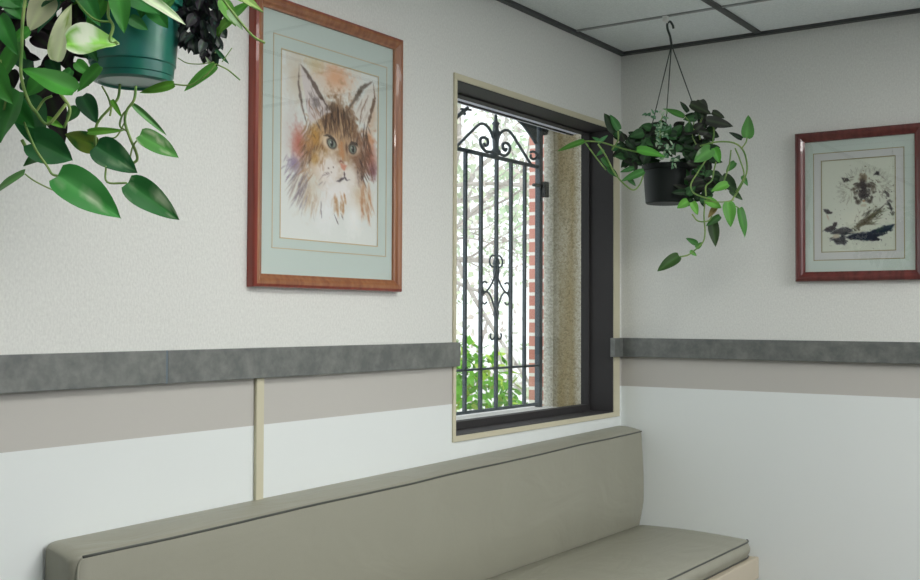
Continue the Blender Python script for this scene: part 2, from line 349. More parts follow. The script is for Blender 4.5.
def scrollm(pts, r, cx, dx=0):  # and its mirror image about the centre bar, in the real plane
    scroll(pts, r, dx); yc = G(cx, 200, dx).y; m = MB(); P3 = [G(x, y, dx) for x, y in pts]
    m.tube([Vector((p.x, 2*yc-p.y, p.z)) for p in P3], r, 8, smooth=6); m.build('scroll', M['iron'], g, smooth=True)
C = 495.2
scrollm([(456, 147), (462, 141), (470, 133), (477.6, 125.6), (482, 123.6), (487, 126), (491, 132), (493, 138)], .0058, C)
scrollm([(491.5, 152), (485.5, 151), (481, 145), (480.5, 139), (484, 137.5), (487.5, 140), (487.5, 144.5), (485, 145.5), (484, 143)], .0062, C)
yc = gy(C)
q = MB(); q.lathe((GXp, yc, 2.02), [(.0, -.005), (.020, 0), (.022, .012), (.012, .024), (.014, .07), (.023, .085), (.013, .095), (.011, .115), (.016, .124), (.008, .132), (.006, .15), (.0005, .19)], 12)
q.build('finial', M['iron'], g, smooth=True)
# corner brackets and ring
scroll([(515, 117), (522, 123), (529, 132), (536, 143)], .008); 
q = MB(); A = [G(523, 121), G(536, 121), G(536, 141)]; vs = [v+Vector((dx, 0, 0)) for dx in (-.004, .004) for v in A]
q.add(vs, [(0,1,2), (5,4,3), (0,3,4,1), (1,4,5,2), (2,5,3,0)]); q.build('bracket', M['iron'], g)
scroll(curl(533, 156, 4.6, -2.2, 3.6, 2.2), .0055)
scroll([(440, 131), (450, 123), (459, 115), (467.5, 108)], .008); scroll([(462, 108.5), (463.5, 112), (465, 114.5)], .006); scroll([(461, 109), (466, 109.5), (471, 110)], .0045)
q = MB(); q.box((GXp+.012, yp-.002, 1.885), (GXp+.032, yp+.030, 1.950)); q.box((GXp+.0, yp-.06, 1.925), (GXp+.02, yp, 1.937)); q.build('hinge', M['hinge'], g, bevel=.004)
q = MB(); q.lathe((GXp+.01, yp+.02, 2.165), [(0, -.02), (.017, -.016), (.021, 0), (.017, .016), (0, .02)], 12); q.build('hinge', M['hinge'], g, smooth=True)
# middle ornament
scrollm([(496.6, 262), (495.5, 257), (492.5, 255.3), (489.8, 259), (490, 264), (492.8, 267), (494.6, 265)], .0036, 496.3, .012)
scrollm([(496, 270), (494, 278), (491.5, 284), (488, 289.5), (484.5, 292), (482.5, 289), (482.2, 284), (484.5, 281.5), (487, 283)], .0036, 496.3, .012)
scrollm([(483.5, 292.5), (487.5, 292), (490.5, 296), (493, 303), (495.5, 312), (496.2, 318)], .0036, 496.3, .012)
scrollm([(484.5, 292.5), (482.3, 296), (482.2, 301.5), (484.5, 304), (486.8, 302)], .0034, 496.3, .012)
scrollm([(496.2, 331), (494.5, 337), (492, 339.5), (490.2, 336.5), (491, 333.5)], .0036, 496.3, .012)
q = MB(); yo = gy(496.2); q.lathe((GXp, yo, 1.55), [(0, -.02), (.010, -.01), (.014, .015), (.010, .035), (.015, .045), (.008, .07), (0, .08)], 12); q.build('collar', M['iron'], g, smooth=True)
q = MB(); q.lathe((GXp, yo, 1.40), [(0, -.06), (.007, -.03), (.012, 0), (.007, .03), (0, .06)], 12); q.build('collar', M['iron'], g, smooth=True)

# ------------------------------------------------------------------ outdoors
struct(boxo('ground', (-45, -14, -.16), (-.37, 45, -.1), M['paving']))
# brick pillar with corbelled cap
bp = MB(); bp.box((-1.262, 1.40, -.1), (-.902, 1.76, 2.9)); bp.box((-1.292, 1.37, 2.9), (-.872, 1.79, 3.0)); b = bp.build('brick_pillar', M['brick']); tag(b, 'red brick pillar with pale mortar standing beyond the window grille', 'pillar')

def leaf_verts(B, Tp, Nn, w, fold=.25, droop=.15, ns=11, lobe=.05, c1=(.06,.22,.04), c2=None, var=0, m=None, twist=0, seed=None, edge=None):
    """heart-shaped leaf from base B to tip Tp, face normal about Nn, full width w"""
    B, Tp = Vector(B), Vector(Tp); ax = Tp-B; L = ax.length; ax.normalize(); Nn = Vector(Nn); Nn = (Nn-ax*Nn.dot(ax)).normalized(); sd = ax.cross(Nn)
    if twist: rm = Matrix.Rotation(twist, 3, ax); Nn = rm@Nn; sd = rm@sd
    ts = [-1, -.72, -.4, -.06, .06, .4, .72, 1]; vs = []; cs = []; fs = []
    sh = (seed if seed is not None else random.random()*50)
    for i in range(ns+1):
        s = (i/ns)**1.45; W = (s**.42)*(1-s)**.86*(1.0-.15*s)
        W = W/.475*.5*w if s < 1 else 0
        for t in ts:
            back = lobe*L*(abs(t)**1.6)*max(0, 1-s*2.2)**1.2 if s > 0 else 0
            y = W*t; up = abs(t)*fold*W - droop*L*(s-.35)**2*(1 if s > .35 else -.4) + .03*w*math.sin(s*9+sh+t*2)*abs(t)
            vs.append(B + ax*(s*L-back) + sd*y + Nn*up)
            k = mnoise.noise(Vector((s*2.2+sh, t*1.1, sh)))
            c = Vector(c1)*(1.2+.2*k)
            if abs(t) < .1: c = c*1.18+Vector((.01, .03, .005))
            if c2 is not None:
                kk = mnoise.noise(Vector((s*3.1+sh*1.7, t*2.3+sh, 3.3)))
                f = max(0, min(1, (kk+var)*2.4)); c = c*(1-f)+Vector(c2)*f
            if edge is not None and t > .3: c = Vector(edge)
            cs.append(c)
    k = len(ts)
    for i in range(ns):
        for j in range(k-1): fs.append((i*k+j, i*k+j+1, (i+1)*k+j+1, (i+1)*k+j))
    m.add(vs, fs, 0, cs)

def simple_leaf(m, c, ax, n, L, w, colr):
    ax = ax.normalized(); n = (n-ax*n.dot(ax)).normalized(); sd = ax.cross(n)
    vs = [c, c+ax*L*.35+sd*w*.5+n*w*.12, c+ax*L, c+ax*L*.35-sd*w*.5+n*w*.12, c+ax*L*.4]
    m.add(vs, [(0, 1, 4), (1, 2, 4), (2, 3, 4), (3, 0, 4)], 0, [Vector(colr)]*5)

rnd = random.Random(3)
_o = 0
def rv(r=rnd): 
    while True:
        v = Vector((r.uniform(-1,1), r.uniform(-1,1), r.uniform(-1,1)))
        if .05 < v.length < 1: return v.normalized()
# garden bush beyond the grille
bc = Vector((-1.27, .64, .62))
b = empty('garden_bush', (bc.x, bc.y, -.1)); tag(b, 'round leafy bright green bush seen low through the window grille', 'bush')
m = MB()
for i in range(2400):
    v = rv(); rad = rnd.uniform(.6, 1)**.5; p = bc + Vector((v.x*.43, v.y*.43, v.z*.67))*rad*(1+.10*mnoise.noise(v*3))
    br = rnd.uniform(.55, 1.5); cc = (.17*br, .42*br, .05*br) if rnd.random() < .75 else (.42*br, .58*br, .10*br)
    simple_leaf(m, p, rv()+Vector((0, 0, -.3)), v+rv()*.7+Vector((0, 0, .6)), rnd.uniform(.045, .085), rnd.uniform(.028, .05), cc)
fo = m.build('foliage', M['outleaf'], b); fo['kind'] = 'stuff'
m = MB()
for i in range(9):
    a = i*.7; m.tube([(bc.x+.03*math.cos(a), bc.y+.03*math.sin(a), -.1), (bc.x+.12*math.cos(a), bc.y+.12*math.sin(a), .25), (bc.x+.3*math.cos(a), bc.y+.3*math.sin(a), .6+.1*math.sin(i*3))], .012, 6, smooth=3)
m.build('stem', M['bark'], b, smooth=True)
# big tree in the yard with a spreading crown of thin branches
tr = empty('yard_tree', (-4.5, 3.9, -.1)); tag(tr, 'pale bare-branched tree with sparse washed-out leaves filling the view beyond the grille', 'tree')
m = MB(); lf = MB(); tips = []
def branch(p, d, L, r, lev):
    pts = [p]; dd = d.normalized()
    for i in range(4):
        dd = (dd+rv()*.33+Vector((0, 0, -.03 if lev > 1 else .02))).normalized(); pts.append(pts[-1]+dd*L/4)
    m.tube(pts, lambda t: r*(1-.45*t), 6, smooth=3)
    if lev >= 2: tips.extend(pts[1:])
    if lev < 4:
        for i in range(3 if lev < 3 else 2):
            k = rnd.choice((2, 3, 4)); nd = (dd+rv()*.95).normalized(); branch(pts[k], nd, L*.72, r*.56, lev+1)
p0 = Vector((-4.5, 3.9, -.1)); m.tube([p0, p0+Vector((.05, .05, .9)), p0+Vector((.0, -.1, 1.7))], lambda t: .10-.03*t, 10, smooth=4)
top = p0+Vector((0, -.1, 1.7))
for a in range(8):
    an = a*math.pi/4+.3; branch(top, Vector((math.cos(an), math.sin(an), .55+.3*math.sin(a*2.1))), 1.7, .04, 1)
m.build('trunk', M['bark'], tr, smooth=True)
for p in tips:
    for i in range(9):
        c = p+rv()*rnd.uniform(.02, .45); br = rnd.uniform(.75, 1.25)
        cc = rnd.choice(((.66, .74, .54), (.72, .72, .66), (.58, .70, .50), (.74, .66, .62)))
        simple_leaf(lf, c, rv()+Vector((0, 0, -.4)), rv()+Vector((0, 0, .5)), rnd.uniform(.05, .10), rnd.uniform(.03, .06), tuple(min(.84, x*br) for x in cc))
fo = lf.build('foliage', M['outleaf'], tr); fo['kind'] = 'stuff'
# far hedge-row trees behind it: one loose tree each
def far_tree(x, y, h, rad, cc, label, n=900):
    t = empty('garden_tree', (x, y, -.1)); tag(t, label, 'tree', 'trees at the far side of the yard'); mm = MB(); ll = MB()
    mm.tube([(x, y, -.1), (x+.1, y, h*.4), (x, y+.1, h*.8)], lambda s: .14-.1*s, 8, smooth=4)
    for i in range(n):
        v = rv(); p = Vector((x, y, h*.68))+Vector((v.x*rad, v.y*rad, v.z*h*.33))*rnd.uniform(.4, 1); br = rnd.uniform(.7, 1.3)
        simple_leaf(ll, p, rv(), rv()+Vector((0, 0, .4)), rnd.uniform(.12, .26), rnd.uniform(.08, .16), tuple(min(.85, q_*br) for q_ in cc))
    mm.build('trunk', M['bark'], t, smooth=True); f_ = ll.build('foliage', M['outleaf'], t); f_['kind'] = 'stuff'
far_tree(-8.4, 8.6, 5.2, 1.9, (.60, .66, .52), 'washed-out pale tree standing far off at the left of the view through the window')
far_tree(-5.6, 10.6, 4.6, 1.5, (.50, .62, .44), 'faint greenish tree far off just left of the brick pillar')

# ------------------------------------------------------------------ bench
bn = empty('bench', (.28, -1.3, FL)); tag(bn, 'long built-in bench with taupe grey vinyl back and seat cushions under the window', 'bench')
BY0, BY1 = -2.600, -.004
def loft(secs, closed_caps=True, cut=None):
    m = MB(); n = len(secs[0]); vs = [v for s_ in secs for v in s_]; fs = []
    for i in range(len(secs)-1):
        for j in range(n): fs.append((i*n+j, (i+1)*n+j, (i+1)*n+(j+1)%n, i*n+(j+1)%n))
    fs.append(tuple(range(n))); fs.append(tuple(range(len(secs)*n-1, (len(secs)-1)*n-1, -1)))
    m.add(vs, fs); return m
def rounded(x0, x1, z0, z1f, z1b, r, puff, y, ins=0, crown=0):
    """cross-section in X-Z (x1 = front), rounded front corners, bulging front"""
    pts = []; x0 += ins*.4; x1 -= ins; z0 += ins; z1f -= ins; z1b -= ins*.6; r = max(.002, r-ins*.3)
    def arc(cx, cz, a0, a1, k=5): return [(cx+r*math.cos(R(a0+(a1-a0)*i/k)), cz+r*math.sin(R(a0+(a1-a0)*i/k))) for i in range(k+1)]
    pts += arc(x1-r, z0+r, -90, 0)
    for i in range(1, 8): t = i/8; pts.append((x1+puff*math.sin(math.pi*t), z0+r+(z1f-z0-2*r)*t))
    pts += arc(x1-r, z1f-r, 0, 90)
    for i in range(1, 8): t = i/8; pts.append((x1-r+(x0+.004-x1+r)*t, z1f+(z1b-z1f)*t+crown*math.sin(math.pi*t)))
    pts += [(x0+.004, z1b), (x0, z1b-.004), (x0, z0+.004), (x0+.004, z0)]
    return [(px, y, pz) for px, pz in pts]
def stations(n, w):
    a_ = [w*(i/14)**2 for i in range(15)]; L_ = BY1-BY0; mid = [w+(L_-2*w)*i/n for i in range(1, n)]
    return [BY0+v_ for v_ in a_+mid+[L_-v_ for v_ in reversed(a_)]]
def topz(y): t = (y-BY0)/(BY1-BY0); return .914+.038*t, .928+.034*t
NS = 70; secs = []
for y in stations(70, .05):
    zf, zb_ = topz(y)
    e0 = (y-BY0); e1 = (BY1-y); ins = 0
    for e in (e0, e1):
        if e < .032: ins = max(ins, (1-math.sqrt(max(0, 1-(1-e/.032)**2)))*.018)
    wob = .0022*mnoise.noise(Vector((y*7, 0, 5)))
    secs.append(rounded(.002, .0985+wob, .50, zf+wob, zb_, .011, .010+.004*mnoise.noise(Vector((y*2.2, 3, 1))), y, ins, .003))
secs = [[(x_-.015*max(0, min(1, (.672-z_)/.09))**1.4 if x_ > .05 else x_, y_, z_) for x_, y_, z_ in s_] for s_ in secs]
bk = loft(secs).build('back_cushion', M['vinyl'], bn, smooth=True, angle=50)
m = MB(); pts = []
for i in range(60):
    y = BY0+.022+(BY1-BY0-.040)*i/59; zf, _ = topz(y); pts.append((.0975+.0022*mnoise.noise(Vector((y*7, 0, 5))), y, zf-.0075+.001*math.sin(y*9)))
m.tube(pts, .0030, 6); m.build('welt', M['welt'], bk, smooth=True); m = MB(); m.tube([(.0985, BY0+.008, .55), (.104, BY0+.006, .7), (.1035, BY0+.006, .80), (.098, BY0+.009, .87), (.096, BY0+.014, .896), (.0965, BY0+.022, .905)], .0028, 6, smooth=4)
m.build('corner_seam', M['vinyl'], bk, smooth=True)
SY0 = BY0-.0
secs = []; NS = 90
for y in stations(90, .09):
    e0 = y-SY0; e1 = BY1-y; ins = 0; fr = 0
    for e in (e0, e1):
        if e < .07: k = (1-math.sqrt(max(0, 1-(1-e/.07)**2))); ins = max(ins, k*.010); fr = max(fr, k*.030)
    wob = .0018*mnoise.noise(Vector((y*16, 2, 5)))
    secs.append(rounded(.095, .535+wob-fr, .5125, .578+wob, .584, .013, .007+.004*mnoise.noise(Vector((y*14, 1, 1))), y, ins, .006+.003*mnoise.noise(Vector((y*3, 8, 1)))))
st = loft(secs).build('seat_cushion', M['vinyl'], bn, smooth=True, angle=50)
m = MB(); pts = []
for y in [v_ for v_ in stations(90, .09) if SY0+.006 < v_ < BY1-.006]:
    e = min(y-SY0, BY1-y); fr = (1-math.sqrt(max(0, 1-(1-min(e, .07)/.07)**2)))*.034 if e < .07 else 0
    pts.append((.5335-fr+.0018*mnoise.noise(Vector((y*16, 2, 5))), y, .5715))
m.tube(pts, .0030, 6); m.tube([(p[0], p[1], .516) for p in pts], .0028, 6); m.build('welt', M['welt'], st, smooth=True)
q = MB(); q.box((.538, BY0, .436), (.557, BY1, .5135)); q.box((.10, BY0, .436), (.538, BY0+.02, .5105)); q.build('seat_rail', M['tan_paint'], bn, bevel=.003)
q = MB(); q.box((.002, BY0+.02, .485), (.538, BY1, .499)); q.box((.10, BY0+.02, .499), (.538, BY1, .5115)); q.build('seat_board', M['light_wood'], bn)
q = MB(); q.box((.002, BY0+.03, FL), (.47, BY1, .485)); q.build('base_box', M['light_wood'], bn)

# ------------------------------------------------------------------ watercolours
rs = np.random.RandomState(5)
def vnoise(w, h, sx, sy, seed):
    r_ = np.random.RandomState(seed); gx, gy_ = max(2, int(sx)+2), max(2, int(sy)+2); g_ = r_.rand(gy_, gx)
    X = np.linspace(0, gx-1.001, w); Y = np.linspace(0, gy_-1.001, h); xi = X.astype(int); yi = Y.astype(int); fx = X-xi; fy = Y-yi
    fx = fx*fx*(3-2*fx); fy = fy*fy*(3-2*fy); A = g_[yi][:, xi]; B_ = g_[yi][:, xi+1]; C_ = g_[yi+1][:, xi]; D_ = g_[yi+1][:, xi+1]
    return (A*(1-fx)+B_*fx)*(1-fy)[:, None]+(C_*(1-fx)+D_*fx)*fy[:, None]
class Canvas:
    def __init__(s, w, h, paper):
        s.w, s.h = w, h; s.a = np.ones((h, w, 3))*np.array([c/255 for c in paper]); s.U, s.V = np.meshgrid(np.linspace(0, 1, w), np.linspace(0, 1, h)); s.asp = h/w
        s.n = vnoise(w, h, 34, 34*s.asp, 1)*.6+vnoise(w, h, 80, 80*s.asp, 2)*.4; s.k = 0; s.rk = 1; s.wk = 1
    def mix(s, mask, c, al):
        m_ = np.clip(mask, 0, 1)[..., None]*al; s.a = s.a*(1-m_)+np.array([x/255 for x in c])*m_
    def line(s, pts, wd, c, al=.9, soft=.5, rough=.6, taper=True):
        rough *= s.rk; wd *= s.wk
        """stroke along pts [(u, v)], wd in units of width"""
        P_ = [(u, v*s.asp) for u, v in pts]; best = np.zeros((s.h, s.w)); V = s.V*s.asp; n_ = len(P_)-1
        for i in range(n_):
            (x0, y0), (x1, y1) = P_[i], P_[i+1]; dx, dy = x1-x0, y1-y0; L2 = dx*dx+dy*dy+1e-9
            t = np.clip(((s.U-x0)*dx+(V-y0)*dy)/L2, 0, 1); d = np.hypot(s.U-x0-t*dx, V-y0-t*dy)
            g_ = (i+t)/n_; ww = wd*(1-.75*np.abs(2*g_-1)**2) if taper else wd
            best = np.maximum(best, np.clip((ww*(1+rough*(s.n-.5)*2)-d)/(soft*wd), 0, 1))
        s.mix(best, c, al)
    def blob(s, u, v, ru, rv_, c, al=.7, soft=.6, rough=.5, rot=0):
        """rv_ in the same units as ru (fractions of the width)"""
        x = s.U-u; y = (s.V-v)*s.asp; cr, sr = math.cos(R(rot)), math.sin(R(rot)); X = (x*cr+y*sr)/ru; Y = (-x*sr+y*cr)/rv_
        d = np.sqrt(X*X+Y*Y)*(1+rough*(s.n-.5)*1.6); s.mix((1-d)/soft, c, al)
    def poly(s, pts, c, al=1, soft=.012, rough=.02):
        P_ = [(u, v*s.asp) for u, v in pts]; V = s.V*s.asp+(s.n-.5)*rough; U = s.U+(s.n-.5)*rough; ins = np.zeros((s.h, s.w), bool); dm = np.full((s.h, s.w), 9.)
        for i in range(len(P_)):
            (x0, y0), (x1, y1) = P_[i], P_[(i+1) % len(P_)]
            c_ = ((y0 > V) != (y1 > V)) & (U < (x1-x0)*(V-y0)/((y1-y0) if abs(y1-y0) > 1e-9 else 1e-9)+x0); ins ^= c_
            dx, dy = x1-x0, y1-y0; t = np.clip(((U-x0)*dx+(V-y0)*dy)/(dx*dx+dy*dy+1e-9), 0, 1); dm = np.minimum(dm, np.hypot(U-x0-t*dx, V-y0-t*dy))
        s.mix(np.where(ins, np.clip(dm/soft, 0, 1), 0), c, al)
    def tuft(s, u, v, ang, L, n_, wd, c, al, spread=25, area=(.04, .04), seed=0):
        r_ = np.random.RandomState(seed+int(u*1000)+int(v*777))
        for i in range(n_):
            a_ = R(ang+r_.uniform(-spread, spread)); x = u+r_.uniform(-1, 1)*area[0]; y = v+r_.uniform(-1, 1)*area[1]; l_ = L*r_.uniform(.6, 1.2)
            s.line([(x, y), (x+l_*math.cos(a_), y+l_*math.sin(a_)/s.asp)], wd, c, al*r_.uniform(.6, 1), .8, .5)

def paint_tabby():
    c = Canvas(150, 190, (224, 228, 224))
    # washes behind
    c.blob(.50, .08, .36, .20, (226, 196, 170), .8, .9); c.blob(.55, .07, .17, .12, (220, 160, 115), .65, .8); c.blob(.14, .12, .14, .28, (206, 192, 170), .7, .9); c.blob(.32, .03, .14, .07, (200, 185, 130), .5, .8)
    c.blob(.93, .22, .10, .22, (210, 180, 150), .7, .8); c.blob(.10, .45, .14, .30, (205, 195, 190), .6, .9)
    c.blob(.18, .50, .12, .20, (190, 130, 120), .75, .8); c.blob(.17, .47, .07, .11, (185, 95, 75), .6, .8); c.blob(.13, .60, .08, .08, (130, 115, 155), .7, .8)
    c.blob(.92, .48, .10, .17, (170, 95, 70), .8, .8); c.blob(.95, .56, .08, .08, (110, 55, 65), .8, .8); c.blob(.90, .38, .08, .10, (205, 140, 90), .7, .8)
    c.blob(.28, .72, .20, .22, (200, 185, 160), .55, .9); c.blob(.80, .74, .18, .2, (205, 170, 130), .6, .9)
    # head mass
    c.blob(.56, .45, .33, .42, (176, 142, 108), .92, .5); c.blob(.38, .50, .16, .24, (182, 146, 96), .75, .6); c.blob(.79, .50, .11, .24, (128, 88, 64), .85, .6)
    c.blob(.56, .30, .24, .15, (128, 98, 74), .9, .6); c.tuft(.56, .38, 88, .12, 30, .009, (196, 168, 138), .75, 22, (.20, .09)); c.tuft(.58, .31, 88, .10, 26, .010, (84, 62, 50), .75, 22, (.19, .06))
    # ears
    c.poly([(.17, .06), (.27, .37), (.50, .27), (.30, .10)], (214, 206, 204), .97); c.poly([(.93, .04), (.72, .25), (.88, .32), (.97, .10)], (226, 222, 214), .97)
    c.line([(.17, .05), (.165, .16), (.20, .28), (.25, .37)], .016, (104, 88, 78), .75); c.line([(.18, .05), (.28, .11), (.36, .18), (.47, .26)], .022, (92, 76, 66), .8)
    c.line([(.94, .035), (.82, .09), (.74, .17), (.66, .25)], .024, (90, 76, 64), .8); c.line([(.95, .04), (.97, .13), (.92, .24), (.87, .33)], .02, (95, 70, 52), .8)
    c.tuft(.30, .20, 70, .10, 14, .007, (120, 105, 98), .6, 30, (.06, .06)); c.tuft(.33, .25, 60, .08, 12, .008, (150, 110, 85), .6, 30, (.07, .05)); c.blob(.34, .24, .045, .05, (110, 100, 100), .6)
    c.tuft(.85, .17, 110, .12, 12, .007, (160, 140, 125), .6, 20, (.05, .06)); c.line([(.90, .12), (.82, .22), (.80, .30)], .012, (120, 85, 60), .6)
    # forehead stripes and fur
    for u, v, dx, w_, cc in ((.50, .24, .00, .016, (60, 42, 34)), (.56, .22, .01, .014, (66, 46, 36)), (.62, .23, .03, .014, (60, 42, 34)), (.45, .27, -.02, .014, (80, 56, 42)), (.68, .27, .03, .012, (80, 54, 40))):
        c.line([(u, v), (u+dx*.5, v+.07), (u+dx, v+.14)], w_, cc, .85)
    c.line([(.58, .26), (.60, .34), (.62, .40)], .016, (216, 188, 150), .8); c.line([(.50, .30), (.52, .38)], .012, (210, 180, 140), .7)
    c.tuft(.55, .28, 85, .10, 26, .007, (70, 48, 38), .7, 22, (.17, .06)); c.tuft(.55, .34, 85, .09, 22, .007, (214, 176, 124), .7, 22, (.18, .07))
    c.tuft(.36, .42, 120, .12, 22, .008, (110, 72, 45), .7, 25, (.08, .10)); c.tuft(.30, .52, 130, .15, 20, .008, (150, 100, 55), .65, 25, (.07, .10)); c.tuft(.84, .45, 60, .12, 18, .008, (84, 52, 38), .7, 25, (.05, .12))
    c.tuft(.82, .56, 70, .11, 16, .009, (70, 42, 34), .8, 25, (.05, .07)); c.blob(.33, .43, .06, .09, (196, 148, 66), .7); c.blob(.74, .34, .05, .08, (120, 84, 56), .6)
    # cream around eyes, muzzle
    c.blob(.48, .445, .115, .065, (226, 210, 186), .9, .5, .3, 8); c.blob(.735, .455, .085, .06, (222, 204, 180), .85, .5, .3, -6)
    c.blob(.47, .60, .19, .16, (234, 228, 222), .97, .6); c.blob(.69, .62, .13, .13, (232, 226, 218), .97, .6); c.blob(.58, .71, .19, .12, (236, 233, 230), .95, .6)
    c.line([(.60, .41), (.605, .48), (.62, .53)], .036, (196, 142, 96), .85); c.line([(.655, .42), (.665, .50)], .016, (96, 62, 44), .7)
    # eyes
    for u, v, ru, rot in ((.50, .448, .047, 12), (.725, .456, .040, -10)):
        c.blob(u, v, ru*1.3, .044, (48, 36, 34), .95, .3, .1, rot); c.blob(u, v, ru*.95, .033, (134, 148, 134), 1, .25, .1, rot); c.blob(u+.003, v, .019, .028, (26, 26, 28), 1, .3, .1); c.blob(u-.008, v-.006, .008, .008, (235, 240, 238), .9, .5, .1)
    c.line([(.41, .415), (.46, .405), (.53, .425), (.56, .455)], .014, (50, 36, 32), .85); c.line([(.67, .45), (.71, .42), (.77, .425), (.79, .44)], .013, (50, 36, 32), .85)
    c.tuft(.27, .42, 115, .12, 26, .011, (140, 100, 64), .75, 25, (.05, .10)); c.tuft(.88, .42, 75, .12, 24, .011, (112, 74, 54), .8, 20, (.04, .12)); c.tuft(.28, .50, 120, .12, 14, .009, (80, 58, 44), .6, 25, (.06, .10)); c.tuft(.40, .55, 100, .07, 12, .007, (168, 126, 84), .6, 25, (.05, .03)); c.tuft(.86, .34, 80, .1, 12, .009, (64, 46, 38), .7, 20, (.04, .06))
    for u, v, du, dv in ((.34, .34, .05, .05), (.41, .31, .04, .06), (.47, .33, .02, .05), (.66, .31, -.01, .07), (.73, .31, -.02, .06), (.79, .35, -.02, .07), (.30, .41, .04, .03), (.83, .45, .0, .08), (.86, .55, -.02, .07)):
        c.line([(u, v), (u+du, v+dv)], .013, (84, 62, 50), .7, .8)
    c.blob(.33, .55, .05, .05, (184, 140, 70), .6); c.blob(.28, .47, .05, .07, (186, 138, 84), .6); c.tuft(.56, .23, 95, .06, 18, .011, (96, 78, 66), .7, 30, (.12, .03))
    # nose, mouth, whisker dots
    c.poly([(.58, .545), (.675, .548), (.65, .585), (.63, .592), (.60, .58)], (204, 138, 116), .95); c.line([(.575, .545), (.60, .535), (.63, .545)], .010, (130, 75, 60), .8)
    c.line([(.635, .59), (.637, .625)], .010, (70, 48, 46), .9); c.line([(.55, .655), (.59, .65), (.637, .628), (.66, .64), (.70, .635)], .013, (66, 52, 60), .9)
    for u, v in ((.47, .59), (.50, .61), (.45, .62), (.52, .58)): c.blob(u, v, .008, .008, (120, 95, 85), .7, .5)
    c.tuft(.45, .64, 150, .10, 8, .005, (140, 120, 118), .6, 20, (.05, .03))
    # ruff
    c.tuft(.25, .60, 125, .22, 26, .009, (150, 125, 110), .6, 18, (.07, .10)); c.tuft(.23, .68, 120, .18, 18, .011, (128, 116, 128), .55, 18, (.06, .07)); c.tuft(.36, .73, 105, .16, 18, .011, (186, 160, 130), .6, 18, (.10, .04))
    c.tuft(.57, .74, 85, .12, 16, .014, (178, 130, 82), .7, 18, (.07, .03)); c.tuft(.86, .68, 75, .17, 20, .012, (184, 132, 92), .65, 18, (.06, .08)); c.tuft(.10, .60, 140, .10, 8, .006, (110, 90, 120), .7, 25, (.05, .06))
    c.blob(.44, .82, .16, .2, (236, 238, 238), .85, .9); c.blob(.74, .84, .13, .18, (240, 242, 240), .9, .9)
    c.line([(.40, .76), (.395, .83), (.405, .88)], .007, (120, 112, 120), .8); c.line([(.53, .84), (.56, .88), (.58, .90)], .009, (90, 80, 84), .85); c.line([(.60, .83), (.63, .87)], .007, (110, 100, 96), .7)
    c.line([(.22, .80), (.20, .88)], .006, (190, 185, 180), .6); c.line([(.30, .78), (.33, .9)], .006, (195, 190, 185), .6)
    return c
